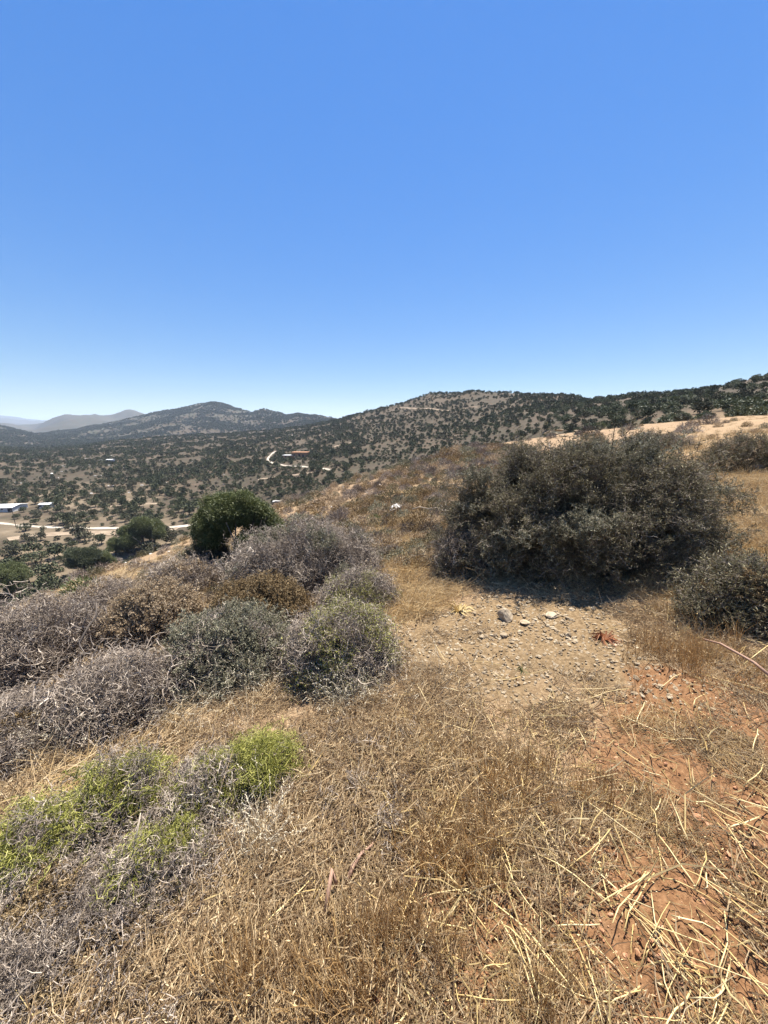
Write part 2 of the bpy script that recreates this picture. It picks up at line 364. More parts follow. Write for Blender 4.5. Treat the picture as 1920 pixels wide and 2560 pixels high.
def mat_rock(name, c0, c1, c2, sc=8):
    m, n, b = new_mat(name, .85, .2)
    g = n.nodes.new('ShaderNodeNewGeometry'); oi = n.nodes.new('ShaderNodeObjectInfo')
    r = ramp(n, [(*c0, .25), (*c1, .5), (*c2, .75)]); f = noise(n, sc, 6, .65, g.outputs['Position'])
    f2 = math_(n, 'ADD', f, math_(n, 'MULTIPLY', math_(n, 'SUBTRACT', oi.outputs['Random'], .5), .3)); n.links.new(f2, r.inputs[0])
    n.links.new(r.outputs[0], b.inputs['Base Color'])
    bp = n.nodes.new('ShaderNodeBump'); bp.inputs['Strength'].default_value = .5; bp.inputs['Distance'].default_value = .1 / sc
    n.links.new(noise(n, sc * 3, 5, .7, g.outputs['Position']), bp.inputs['Height']); n.links.new(bp.outputs[0], b.inputs['Normal'])
    return m
M['stone'] = mat_rock('stone', (.15, .105, .062), (.25, .19, .12), (.38, .31, .21), 25)
M['redstone'] = mat_rock('red_stone', (.24, .11, .055), (.34, .17, .09), (.44, .26, .15), 30)
M['whiterock'] = mat_rock('white_rock', (.30, .28, .25), (.50, .48, .44), (.64, .62, .58), 5)
M['bigstone'] = mat_rock('large_stone', (.24, .18, .12), (.36, .29, .20), (.48, .40, .30), 18)
M['greyrock'] = mat_rock('grey_rock', (.22, .21, .19), (.38, .365, .335), (.50, .48, .45), 6)
M['clod'] = mat_rock('clod', (.14, .065, .032), (.23, .115, .056), (.31, .165, .08), 40)

def ss_(n, v, a, b):
    m = n.nodes.new('ShaderNodeMapRange'); m.interpolation_type = 'SMOOTHSTEP'; n.links.new(v, m.inputs[0]); m.inputs[1].default_value = a; m.inputs[2].default_value = b; return m.outputs[0]
def ground_mat():
    m, n, b = new_mat('ground', .92, .12)
    g = n.nodes.new('ShaderNodeNewGeometry'); P = g.outputs['Position']
    def A(nm):
        a = n.nodes.new('ShaderNodeAttribute'); a.attribute_name = nm; return a.outputs['Fac']
    n_fine = noise(n, 38, 6, .7, P); n_mid = noise(n, 3.2, 5, .6, P); n_big = noise(n, .09, 5, .6, P); n_huge = noise(n, .012, 6, .62, P); n_gr = noise(n, .6, 6, .7, P)
    litter = ramp(n, [(.12, .075, .042, .3), (.24, .16, .092, .5), (.38, .28, .17, .72)]); n.links.new(n_fine, litter.inputs[0])
    earth = ramp(n, [(.085, .042, .02, .3), (.18, .093, .043, .5), (.29, .165, .082, .75)]); n.links.new(n_fine, earth.inputs[0])
    stony = ramp(n, [(.085, .055, .028, .3), (.17, .115, .06, .5), (.28, .20, .115, .72)]); n.links.new(n_fine, stony.inputs[0])
    goldc = ramp(n, [(.16, .105, .052, .3), (.27, .19, .10, .5), (.40, .295, .165, .75)]); n.links.new(n_gr, goldc.inputs[0])
    hill = ramp(n, [(.038, .03, .02, .32), (.06, .045, .03, .47), (.088, .063, .042, .6), (.14, .10, .068, .75)])
    n.links.new(math_(n, 'ADD', math_(n, 'MULTIPLY', n_huge, .6), math_(n, 'MULTIPLY', n_big, .4)), hill.inputs[0])
    field = ramp(n, [(.075, .06, .038, .3), (.125, .095, .062, .5), (.20, .155, .105, .72)]); n.links.new(n_big, field.inputs[0])
    c = mix(n, litter.outputs[0], stony.outputs[0], A('gravel'))
    c = mix(n, c, goldc.outputs[0], A('gold'))
    c = mix(n, c, earth.outputs[0], A('red'))
    c = mix(n, c, hill.outputs[0], A('hill'))
    c = mix(n, c, field.outputs[0], A('field'))
    c = mix(n, c, (.062, .056, .034), math_(n, 'MULTIPLY', math_(n, 'MULTIPLY', ss_(n, noise(n, .28, 6, .72, P), .5, .56), .7), math_(n, 'MULTIPLY', A('hill'), math_(n, 'SUBTRACT', 1.0, math_(n, 'MULTIPLY', A('field'), .75)))))
    # scrub too far off to tell the bushes apart
    vo = n.nodes.new('ShaderNodeTexVoronoi'); vo.inputs['Scale'].default_value = .045; vo.inputs['Randomness'].default_value = 1; n.links.new(P, vo.inputs['Vector'])
    dens = math_(n, 'MULTIPLY', n_huge, 1.0)
    thr = math_(n, 'LESS_THAN', vo.outputs['Distance'], math_(n, 'ADD', math_(n, 'MULTIPLY', dens, 1.3), -.1))
    c = mix(n, c, (.05, .052, .036), math_(n, 'MULTIPLY', thr, math_(n, 'MULTIPLY', A('scrub'), .85)))
    n.links.new(c, b.inputs['Base Color'])
    bp = n.nodes.new('ShaderNodeBump'); bp.inputs['Strength'].default_value = .9; bp.inputs['Distance'].default_value = .012
    n.links.new(math_(n, 'MULTIPLY', math_(n, 'ADD', n_fine, math_(n, 'MULTIPLY', noise(n, 110, 4, .7, P), .5)), 1.0), bp.inputs['Height'])
    n.links.new(bp.outputs[0], b.inputs['Normal'])
    return m

# ---------------------------------------------------------------- the ground, one sheet to the horizon
def build_ground():
    NR = 640
    rr = np.concatenate([[0.02, .15], np.exp(np.linspace(math.log(.3), math.log(16500), NR))])
    fa = np.radians(np.arange(-64, 64.01, .28)); ba = np.radians(np.arange(68, 293, 4.0))
    aa = np.concatenate([fa, ba]); na = len(aa)
    X = rr[:, None] * np.sin(aa)[None]; Y = rr[:, None] * np.cos(aa)[None]
    Z = H(X, Y)
    red, gravel, gold, val = zones(X, Y); r = np.hypot(X, Y)
    near = sstep(9, 4, r)
    Z = Z + near * (.012 * fbm(X * 9, Y * 9, 4, .6) + (red * .018 + gravel * .008) * fbm(X * 22, Y * 22, 4, .65))
    global ZMAX, ZMIN
    ZMAX, ZMIN = float(Z.max()), float(Z.min()); print('ground height', ZMIN, ZMAX)
    V = np.stack([X, Y, Z], -1).reshape(-1, 3)
    i = np.arange(len(rr) - 1)[:, None]; j = np.arange(na)[None]; j2 = (j + 1) % na
    T = np.stack([i * na + j, (i + 1) * na + j, (i + 1) * na + j2, i * na + j2], -1).reshape(-1, 4)
    T = T[:, ::-1]
    hill = sstep(60, 110, r); field = val * sstep(-.25, .1, fbm(X / 35, Y / 35, 2) + .1)
    me = mk_mesh('ground', V, T, [ground_mat()], {'red': red.ravel(), 'gravel': gravel.ravel(), 'gold': (gold * (.85 - .6 * sstep(12, 30, r))).ravel(), 'hill': hill.ravel(), 'field': field.ravel(),
                                                  'scrub': sstep(1500, 2100, r).ravel()}, True)
    link('ground', me, kind='structure')
build_ground()

# ---------------------------------------------------------------- small pieces that get scattered
def thorn_sprig(L=.16, nside=9, sub=3, w=.0032, spines=True, mat=0, seed=0):
    rg = np.random.default_rng(seed); P0, P1, W0, W1, Rn = [], [], [], [], []
    def seg(a, b, w0, w1, rn): P0.append(a); P1.append(b); W0.append(w0); W1.append(w1); Rn.append(rn)
    def twig(p, d, L, w, lev):
        n = max(2, int(L / .022)); st = L / n; rn = rg.random()
        for k in range(n):
            d2 = d + rg.normal(size=3) * .5; d2 /= np.linalg.norm(d2); q = p + d2 * st
            seg(p, q, w * (1 - .7 * k / n), w * (1 - .7 * (k + 1) / n), min(1, max(0, rn + rg.normal() * .15)))
            if lev > 0 and k % 2 == 0 or (lev > 0 and rg.random() < .35):
                s = rg.normal(size=3); s -= d2 * s.dot(d2) * .6; s /= np.linalg.norm(s)
                twig(q, s * .9 + d2 * .5, L * rg.uniform(.35, .6), w * .75, lev - 1)
            elif spines:
                s = rg.normal(size=3); s /= np.linalg.norm(s); seg(q, q + s * rg.uniform(.008, .02), w * .6, w * .1, rg.random())
            p = q; d = d2
    twig(np.zeros(3), np.array([0, 0, 1.]), L, w, 2)
    V, T, r = prisms(P0, P1, np.array(W0), np.array(W1), np.array(Rn)); return V, T, r, np.full(len(T), mat)
def leafy(base, n, L, W, mat, seed):
    """leaves set along the sticks of a sprig"""
    V, T, r, mi = base; rg = np.random.default_rng(seed); ns = len(V) // 6
    k = rg.integers(0, ns, n); t = rg.random((n, 1)); c0 = V.reshape(ns, 6, 3)[k, :3].mean(1); c1 = V.reshape(ns, 6, 3)[k, 3:].mean(1)
    pc = c0 * (1 - t) + c1 * t; D = rg.normal(size=(n, 3)) + np.array([0, 0, .5])
    V2, T2, r2 = leaves(pc, D, rg.uniform(.6, 1.2, n) * L, W, rg.random(n))
    return merge([(V, T, r, 0), (V2, T2, r2, mat)])
PR = {}
PR['grey'] = [proto('grey_sprig', *thorn_sprig(.19, w=.0062, seed=i)[:3], [M['greytwig']]) for i in range(5)]
PR['darkthorn'] = []
for i in range(5):
    V, T, r, mi = leafy(thorn_sprig(.19, w=.0048, seed=20 + i), 80, .032, .005, 1, i); PR['darkthorn'].append(proto('dark_sprig', V, T, r, [M['darktwig'], M['darkleaf']], mi))
PR['greygreen'] = []
for i in range(5):
    V, T, r, mi = leafy(thorn_sprig(.15, w=.0034, spines=False, seed=40 + i), 110, .024, .006, 1, i); PR['greygreen'].append(proto('grey_green_sprig', V, T, r, [M['greytwig'], M['greyleaf']], mi))
PR['browngrey'] = []
PR['brown'] = []
for i in range(4):
    V, T, r, mi = leafy(thorn_sprig(.11, w=.0026, spines=False, seed=60 + i), 120, .013, .007, 1, i); PR['brown'].append(proto('brown_sprig', V, T, r, [M['browntwig'], M['brownleaf']], mi))
PR['tan'] = []
for i in range(4):
    V, T, r, mi = leafy(thorn_sprig(.11, w=.0026, spines=False, seed=70 + i), 120, .013, .007, 1, i); PR['tan'].append(proto('tan_sprig', V, T, r, [M['browntwig'], M['tanleaf']], mi))
PR['browngrey'] = PR['tan'] + PR['darkthorn']
PR['lime'] = [proto('lime_sprig', *thorn_sprig(.13, w=.0055, seed=80 + i)[:3], [M['lime']]) for i in range(5)]
PR['olivegrey'] = []
for i in range(4):
    V, T, r, mi = leafy(thorn_sprig(.15, w=.005, seed=90 + i), 45, .014, .006, 1, i); PR['olivegrey'].append(proto('olive_grey_sprig', V, T, r, [M['greytwig'], M['lime']], mi))
def leaf_cluster(n, L, W, rad, mats, seed, name):
    rg = np.random.default_rng(seed); pc = rg.normal(size=(n, 3)) * rad * .5; D = pc + rg.normal(size=(n, 3)) * rad * .7 + np.array([0, 0, rad * .3])
    V, T, r = leaves(pc, D, rg.uniform(.6, 1.3, n) * L, W, rg.random(n)); return proto(name, V, T, r, mats)
PR['olive'] = [leaf_cluster(170, .10, .03, .22, [M['oliveleaf']], i, 'olive_cluster') for i in range(4)]
PR['oak'] = [leaf_cluster(170, .10, .045, .24, [M['oakleaf']], 10 + i, 'oak_cluster') for i in range(4)]

def litter_patch(seed, n=230, rad=.17, wmul=1.0, lmul=1.0, husk=40):
    rg = np.random.default_rng(seed); P0, P1, W0, W1, Rn = [], [], [], [], []
    for k in range(n):
        a = rg.uniform(0, 6.283); rr = rad * math.sqrt(rg.random()); p = np.array([rr * math.cos(a), rr * math.sin(a), abs(rg.normal()) * .012 + .001])
        th = rg.uniform(0, 6.283); d = np.array([math.cos(th), math.sin(th), rg.normal() * .35]); L = (.02 + .10 * rg.random() ** 1.6) * lmul * (1.8 if rg.random() < .12 else 1); rn = rg.random()
        wd = rg.uniform(.0018, .0048) * wmul
        for s in range(2):
            q = p + d * L * .5; q[2] = max(q[2], .001); P0.append(p); P1.append(q); W0.append(wd * (1 if s == 0 else .9)); W1.append(wd * (.9 if s == 0 else .4)); Rn.append(rn); p = q
            d = d + rg.normal(size=3) * (.35 if lmul < 1.2 else .22); d /= np.linalg.norm(d)
    # little husks
    V, T, r = prisms(P0, P1, np.array(W0), np.array(W1), np.array(Rn))
    m = husk; pc = np.stack([rg.uniform(-rad, rad, m), rg.uniform(-rad, rad, m), rg.uniform(.002, .03, m)], 1)
    V2, T2, r2 = leaves(pc, rg.normal(size=(m, 3)) * np.array([1, 1, .4]), rg.uniform(.006, .016, m), .004, rg.uniform(.5, 1, m))
    V, T, r, mi = merge([(V, T, r), (V2, T2, r2)]); return V, T, r
def tuft(seed, n=26, h=.22, spread=.05, lean=.35, w=.0024, head=.2, curl=.25):
    rg = np.random.default_rng(seed); P0, P1, W0, W1, Rn = [], [], [], [], []; LP, LDr, LR = [], [], []
    for k in range(n):
        a = rg.uniform(0, 6.283); rr = spread * math.sqrt(rg.random()); p = np.array([rr * math.cos(a), rr * math.sin(a), 0.])
        d = np.array([math.cos(a) * lean * rg.random() + rg.normal() * .15, math.sin(a) * lean * rg.random() + rg.normal() * .15, 1.]); d /= np.linalg.norm(d)
        L = h * rg.uniform(.35, 1.15); rn = rg.random(); wd = w * rg.uniform(.6, 1.4); ns = 4
        bend = rg.normal(size=3) * curl; bend[2] = -abs(bend[2]) * .6
        for s in range(ns):
            q = p + d * L / ns; P0.append(p); P1.append(q); W0.append(wd * (1 - .2 * s)); W1.append(wd * (1 - .2 * (s + 1))); Rn.append(rn); p = q; d = d + bend * (.5 + s * .3); d /= np.linalg.norm(d)
        if rg.random() < head:
            for j in range(rg.integers(3, 7)): LP.append(p - d * .012 * j); LDr.append(d + rg.normal(size=3) * .35); LR.append(rg.uniform(.6, 1))
    parts = [prisms(P0, P1, np.array(W0), np.array(W1), np.array(Rn))]
    if LP: parts.append(leaves(np.array(LP), np.array(LDr), .016, .004, np.array(LR)))
    V, T, r, mi = merge(parts); return V, T, r
PR['litter'] = [proto('litter_patch', *litter_patch(100 + i), [M['litter']]) for i in range(8)]
PR['goldlitter'] = [proto('gold_litter', *litter_patch(120 + i, 220, .17, .9, 1.5, 10), [M['gold']]) for i in range(5)]
PR['strawlitter'] = [proto('straw_litter', *litter_patch(130 + i, 9, .2, 1.0, 1.1, 8), [M['straw']]) for i in range(5)]
PR['tuft'] = [proto('gold_tuft', *tuft(140 + i, 20, .24, .06, .4, .0032), [M['gold']]) for i in range(6)]
PR['rust'] = [proto('rust_tuft', *tuft(150 + i, 20, .22, .07, .3, .0036, .05, .14), [M['rust']]) for i in range(6)]
PR['wisp'] = [proto('grey_wisp', *tuft(160 + i, 16, .16, .07, .7, .0028, .3, .35), [M['litter']]) for i in range(6)]
PR['fartuft'] = [proto('far_tuft', *tuft(170 + i, 24, .20, .16, .9, .006, 0, .35), [M['gold']]) for i in range(4)]
def rock_mesh(seed, rad=1.0, flat=.6, n=2):
    import bmesh
    bm = bmesh.new(); bmesh.ops.create_icosphere(bm, subdivisions=n, radius=1.0)
    V = np.array([v.co[:] for v in bm.verts]); T = np.array([[v.index for v in f.verts] for f in bm.faces]); bm.free()
    rg = np.random.default_rng(seed)
    for k in range(9):      # chop flat facets
        d = rg.normal(size=3); d /= np.linalg.norm(d); c = rg.uniform(.5, .85); s = V @ d; V = V - np.maximum(s - c, 0)[:, None] * d[None]
    V = V * np.array([rg.uniform(.8, 1.25), rg.uniform(.7, 1.1), flat]) * rad
    V += rg.normal(size=V.shape) * .02 * rad
    return V, T, np.full(len(V), rg.random())
PR['pebble'] = [proto('pebble', *rock_mesh(200 + i, 1, .55, 1), [M['stone']]) for i in range(6)]
PR['redpebble'] = [proto('red_pebble', *rock_mesh(210 + i, 1, .6, 1), [M['redstone'] if i % 3 == 0 else M['clod']]) for i in range(6)]

# ---------------------------------------------------------------- near ground cover
def polar_points(n, r0, r1, a0, a1, power=1.0):
    """points spread evenly over the area of a fan, denser towards its narrow end when power < 1"""
    u = RNG.random(n); r = (r0 ** (2 * power) + u * (r1 ** (2 * power) - r0 ** (2 * power))) ** (1 / (2 * power)); a = np.radians(RNG.uniform(a0, a1, n))
    return r * np.sin(a), r * np.cos(a)
def cover(name, x, y, prs, s0, s1, label, cat, lean=.0, up=0.0, dz=0.0, **kw):
    n = len(x); N = gnormal(x, y); N = N + RNG.normal(size=(n, 3)) * lean; N[:, 2] += up
    P = np.stack([x, y, H(x, y) + dz], 1)
    o = scatter(name, P, eulers(N, RNG.uniform(0, 6.283, n)), RNG.uniform(s0, s1, n), RNG.integers(0, len(prs), n), prs)
    return tag(o, label, cat, kind='stuff')
def keep(x, y, p): k = RNG.random(len(x)) < p; return x[k], y[k]
x, y = polar_points(10500, .35, 14, -62, 62, .55); red, gravel, gold, val = zones(x, y)
x1, y1 = keep(x, y, np.clip(1 - .97 * red - .93 * gravel - .5 * gold, .015, 1))
k_ = RNG.random(len(x1)) < .22 + .7 * sstep(-.2, .12, fbm(x1 * 1.9 + 31, y1 * 1.9, 3) - .12 * (x1 > 0)); x1, y1 = x1[k_], y1[k_]
cover('plant_litter', x1, y1, PR['litter'], .6, 1.25, 'grey brown matted litter of dead stems covering the ground', 'dead plant litter', .06)
x, y = polar_points(9000, .35, 16, -62, 62, .55); red, gravel, gold, val = zones(x, y); nn = fbm(x * .8 + 4, y * .8, 3)
x1, y1 = keep(x, y, np.clip(.85 * gold + .28 * sstep(.0, .3, nn) - red - gravel * .8, 0, 1))
cover('dry_grass_thatch', x1, y1, PR['goldlitter'], .7, 1.4, 'golden flattened dry grass lying over the slope', 'dry grass', .08)
x, y = polar_points(7000, .35, 7, -62, 62, .5); red, gravel, gold, val = zones(x, y)
x1, y1 = keep(x, y, np.clip((.05 + .6 * sstep(-.3, .5, x / np.maximum(y, .3))) * (.25 + .75 * sstep(2.0, 1.2, y - .45 * x)) - gravel * .5 - red * .25, 0.01, 1) * .68)
cover('straw_bits', x1, y1, PR['strawlitter'], .6, 1.3, 'pale yellow broken straw scattered over the ground', 'straw', .10)
x, y = polar_points(2600, .4, 4.5, 5, 62, .5); nn = fbm(x * 3 + 4, y * 3, 3); red, gravel, gold, val = zones(x, y); x1, y1 = keep(x, y, .34 * sstep(.05, .3, nn) * (1 - .9 * gravel))
cover('chaff', x1, y1, PR['goldlitter'] + PR['litter'], .35, .9, 'golden chaff and bent dry blades lying in patches on the red earth', 'chaff', .12)
# upright tufts
x, y = polar_points(5200, .4, 7, -62, 62, .55); red, gravel, gold, val = zones(x, y); nn = fbm(x * 1.1 + 9, y * 1.1, 3)
x1, y1 = keep(x, y, np.clip(.34 * sstep(.05, .35, nn + .2 * x / np.maximum(y, .4)) + .2 * gold - gravel - red * .9, 0, 1))
cover('dry_grass', x1, y1, PR['tuft'], .4, 1.0, 'thin golden standing dry grass between the shrubs', 'dry grass', .18)
RUST = [(1250, 1960, 120, 90), (1010, 2310, 110, 80), (880, 2480, 130, 60), (1640, 1620, 110, 60), (1720, 1590, 90, 60), (1690, 1600, 90, 50), (1820, 1640, 80, 50), (1730, 1610, 100, 50), (1480, 1960, 40, 60), (640, 2440, 110, 70), (1150, 2120, 120, 90), (1350, 2500, 70, 50)]
xs, ys = [], []
for (cx, cy, hw, hh) in RUST:
    for k in range(int(hw * hh / 520)):
        p = at(cx + RNG.normal() * hw * .55, min(2700, cy + RNG.normal() * hh * .55 + 30)); xs.append(p[0]); ys.append(p[1])
cover('rust_grass', np.array(xs), np.array(ys), PR['rust'], .55, 1.15, 'rust orange upright stubble of dry grass in loose clumps', 'dry grass', .12)
x, y = polar_points(3200, .4, 9, -62, 62, .55); red, gravel, gold, val = zones(x, y)
x1, y1 = keep(x, y, np.clip(.42 - red - gravel * .9 - gold * .3, .01, 1))
cover('grey_weeds', x1, y1, PR['wisp'], .5, 1.2, 'fine grey brown withered weeds standing over the litter', 'dead weeds', .2)
x, y = polar_points(15000, 6, 95, -46, 62, .55); red, gravel, gold, val = zones(x, y)
x1, y1 = keep(x, y, np.clip(.08 + .5 * gold, 0, 1))
cover('hillside_grass', x1, y1, PR['fartuft'], .5, 1.0, 'golden dry grass on the hillside between the cushion shrubs', 'dry grass', .12)
x, y = polar_points(5200, 4.6, 26, 20, 58, .6); nn = fbm(x * .5, y * .5, 3); x1, y1 = keep(x, y, np.clip(.45 + nn, 0, 1))
cover('tall_dry_grass', x1, y1, PR['tuft'] + PR['fartuft'], .7, 1.5, 'pale golden dry grass on the open slope behind and beside the largest bush', 'dry grass', .25)
# gravel and clods
x, y = polar_points(16000, 1.8, 6.5, -10, 62, .6); red, gravel, gold, val = zones(x, y); x1, y1 = keep(x, y, gravel * 1.0)
n = len(x1); P = np.stack([x1, y1, H(x1, y1) + .002], 1)
o = scatter('gravel', P, eulers(gnormal(x1, y1) + RNG.normal(size=(n, 3)) * .35, RNG.uniform(0, 6.28, n)), .006 + .012 * RNG.random(n) ** 3 + .006 * RNG.random(n), RNG.integers(0, 6, n), PR['pebble'])
tag(o, 'yellowish brown gravel on the bare patch before the big thorn bush', 'gravel', kind='stuff')
x, y = polar_points(26000, .35, 4.5, -62, 62, .5); red, gravel, gold, val = zones(x, y); x1, y1 = keep(x, y, red * .9 + .03)
n = len(x1); P = np.stack([x1, y1, H(x1, y1) + .003], 1)
o = scatter('soil_crumbs', P, eulers(gnormal(x1, y1) + RNG.normal(size=(n, 3)) * .4, RNG.uniform(0, 6.28, n)), .002 + .011 * RNG.random(n) ** 4, RNG.integers(0, 6, n), PR['redpebble'])
tag(o, 'red brown soil crumbs and grit on the bare earth', 'soil crumbs', kind='stuff')

# ---------------------------------------------------------------- shrubs
def dome_points(n, rx, ry, h, seed, lobes=.28, gap=.25, skirt=.1, box=1.0):
    rg = np.random.default_rng(seed); out = []
    while sum(len(o) for o in out) < n:
        m = n * 2; d = rg.normal(size=(m, 3)); d /= np.linalg.norm(d, axis=1, keepdims=True); d[:, 2] = np.where(d[:, 2] < -skirt, -d[:, 2], d[:, 2])
        s = seed * 3.1
        L = 1 + lobes * (perlin(d[:, 0] * 2.1 + s, d[:, 1] * 2.1 + d[:, 2] * 1.3) * 1.2 + .6 * perlin(d[:, 0] * 5 + s, d[:, 1] * 5 + d[:, 2] * 4 + s))
        rr = L * (1 - np.abs(rg.normal(size=m)) * .16 - (rg.random(m) < .35) * rg.random(m) * .45)
        k = (rr > .15) & (perlin(d[:, 0] * 4 + s + 30, d[:, 1] * 4 + d[:, 2] * 4 + rr * 2) > -gap)
        q = d * rr[:, None]; q = q[k]; q = q[(q[:, 2] > -.02)]
        far = rg.random(len(q)) < .07; q[far] *= rg.uniform(1.05, 1.22, (far.sum(), 1))
        out.append(np.concatenate([q, d[k][:len(q)] * 0 + q / (np.linalg.norm(q, axis=1, keepdims=True) + 1e-6)], 1))
    q = np.concatenate(out)[:n]
    if box != 1.0:
        q[:, 2] = np.sign(q[:, 2]) * np.abs(q[:, 2]) ** box
        lo = rg.random(len(q)) < .30; q[lo, 2] *= rg.random(lo.sum()) * .7; q[lo, :2] *= rg.uniform(.95, 1.1, (lo.sum(), 1))
    return q[:, :3] * np.array([rx, ry, h]), q[:, 3:]
def branches_mesh(rx, ry, h, n, seed, w=.02, mats=None, up=.6):
    rg = np.random.default_rng(seed); parts = []
    for k in range(n):
        a = rg.uniform(0, 6.283); el = rg.uniform(.25, 1.35); tip = np.array([math.cos(a) * math.cos(el) * rx, math.sin(a) * math.cos(el) * ry, math.sin(el) * h]) * rg.uniform(.75, 1.14)
        p0 = np.array([math.cos(a) * rx, math.sin(a) * ry, 0]) * .08 * rg.random(); m = 6; P = []
        for i in range(m):
            t = i / (m - 1); q = p0 * (1 - t) + tip * t; q = q + np.array([0, 0, up * h * .25 * math.sin(t * math.pi)]) + rg.normal(size=3) * .035 * t * rx; P.append(q)
        ww = w * rg.uniform(.5, 1.1); parts.append(chain_tube(P, [ww * (1 - .85 * i / (m - 1)) for i in range(m)], 4, rg.random()))
        for j in range(3):
            i = rg.integers(2, m - 1); d = rg.normal(size=3) * .5 + (P[i] - p0) / (np.linalg.norm(P[i] - p0) + 1e-6); d /= np.linalg.norm(d); L = rg.uniform(.15, .35) * rx
            Q = [P[i], P[i] + d * L * .5 + rg.normal(size=3) * .02, P[i] + d * L]; parts.append(chain_tube(Q, [ww * .5, ww * .35, ww * .12], 3, rg.random()))
    V, T, r, mi = merge(parts); return V, T, r
def place(px, front_y, hw, top_y, ratio):
    p = at(px, front_y); dep = float(proj(p)[2][0]); k = ratio * hw / F; dc = dep / (1 - min(k, .6)); rx = hw / F * dc
    x = (px - 960) / F * dc
    # move along the view direction until the depth is right
    yv = p[1] + (dc - dep)
    for _ in range(4):
        z = gz(x, yv); yv = (dc + z * SP) / CP
    z = gz(x, yv); up = (1280 - top_y) / F * dc; ztop = (up - yv * SP) / CP
    return (x, yv, z), rx, rx * ratio, max(.12, ztop - z)
def shrub(name, label, cat, px, fy, hw, ty, kind, n, ratio=.8, seed=1, lobes=.28, gap=.25, scl=(.7, 1.2), nb=26, bw=.018, bmat='bark', group=None, upward=.35, second=None, box=.85):
    (x, y, z), rx, ry, h = place(px, fy, hw, ty, ratio)
    root = bpy.data.objects.new(name, None); C.objects.link(root); root.location = (x, y, z - .01); root.empty_display_size = .1
    tag(root, label, cat, group)
    h *= .86
    V, T, r = branches_mesh(rx * .95, ry * .95, h * .95, nb, seed, bw)
    link('branches', mk_mesh('branches', V, T, [M[bmat]], {'rnd': r}), root, kind='stuff')
    P, D = dome_points(n, rx * .93, ry * .93, h * .93, seed, lobes, gap, box=box)
    D = D + RNG.normal(size=D.shape) * .45; D[:, 2] += upward
    pr = PR[kind]; pick = RNG.integers(0, len(pr), n)
    if second:
        pr = PR[kind] + PR[second[0]]; nn = perlin(P[:, 0] * 2.2 / rx + seed, P[:, 1] * 2.2 / rx + P[:, 2] * 3)
        pick = np.where(nn > second[1], len(PR[kind]) + RNG.integers(0, len(PR[second[0]]), n), pick)
    S = RNG.uniform(scl[0], scl[1], n); S[RNG.random(n) < .025] *= 1.5
    scatter('twigs', P, eulers(D, RNG.uniform(0, 6.283, n)), S, pick, pr, root, kind='stuff')
    return root
# big dark thorn bush on the right and its neighbours
shrub('thorn_bush', 'largest dark thorny bush with grey green leaves, standing behind the gravel patch', 'bush', 1440, 1492, 335, 1078, 'darkthorn', 6900, .62, 11, .34, .03, (.7, 1.3), 70, .03, 'bark', upward=.2, box=.58, second=('greygreen', .22))
shrub('thorn_bush', 'thin grey thorny bush at the left flank of the largest dark thorn bush', 'bush', 1165, 1450, 70, 1300, 'darkthorn', 420, .8, 12, .3, .05, (.8, 1.3), 18, .014, second=('grey', -.1))
shrub('thorn_bush', 'low dark thorny bush right of the gravel patch, above the rust coloured grass', 'bush', 1860, 1600, 125, 1400, 'darkthorn', 1300, .7, 13, .4, .0, (.7, 1.3), 26, .018, second=('brown', .05))
shrub('thorn_bush', 'bare purplish thorny bush leaning out to the right of the largest dark bush', 'bush', 1655, 1400, 105, 1150, 'darkthorn', 700, .8, 14, .35, .1, (.8, 1.4), 24, .02, second=('grey', .0))
shrub('thorn_bush', 'dark rounded bush by the grey boulder in the golden grass', 'bush', 1870, 1190, 100, 1092, 'browngrey', 1500, .8, 15, .3, .25, (1.2, 2.0), 20, .03)
shrub('thorn_bush', 'low purple grey bush behind the top of the largest dark bush', 'bush', 1640, 1135, 90, 1080, 'grey', 700, .8, 16, .3, .25, (1.3, 2.0), 16, .02, second=('darkthorn', -.05))
# the heap of domes left of the path
shrub('thorn_shrub', 'purplish grey domed thorn shrub left of the golden path', 'shrub', 770, 1505, 195, 1296, 'grey', 3700, .75, 21, .22, .16, (.7, 1.15), 34, .016, 'bark', second=('greygreen', .2))
shrub('cushion_shrub', 'dark brown dense cushion shrub between the purplish dome and the grey green shrub', 'shrub', 650, 1600, 125, 1430, 'brown', 3000, .8, 22, .2, .3, (.7, 1.1), 20, .012, 'bark')
shrub('thorn_shrub', 'small grey thorn shrub at the right foot of the purplish dome', 'shrub', 900, 1545, 95, 1430, 'grey', 1300, .8, 23, .22, .3, (.6, 1.0), 18, .012, second=('olivegrey', .1))
shrub('cushion_shrub', 'silvery grey green feathery shrub with drooping lower edge', 'shrub', 585, 1730, 140, 1530, 'greygreen', 2900, .8, 24, .22, .22, (.7, 1.15), 26, .014, second=('grey', .2))
shrub('thorn_shrub', 'olive and pale grey thorny dome shrub with black shade under its front', 'shrub', 860, 1735, 130, 1500, 'olivegrey', 3000, .8, 25, .2, .22, (.65, 1.05), 30, .014, second=('grey', .12))
shrub('cushion_shrub', 'tan rounded cushion shrub with a dark hollow in its front', 'shrub', 400, 1620, 110, 1440, 'tan', 2800, .8, 26, .2, .25, (.7, 1.1), 22, .014)
shrub('thorn_shrub', 'grey leafless thorn shrub with long branches against the valley', 'shrub', 120, 1710, 135, 1500, 'grey', 1500, .8, 27, .42, .02, (.8, 1.5), 40, .018, 'greytwig')
shrub('thorn_shrub', 'wide sprawling grey purple thorn shrub above the lime green plants', 'shrub', 305, 1845, 150, 1670, 'grey', 1700, .7, 28, .5, -.02, (.7, 1.4), 44, .014, 'greytwig')
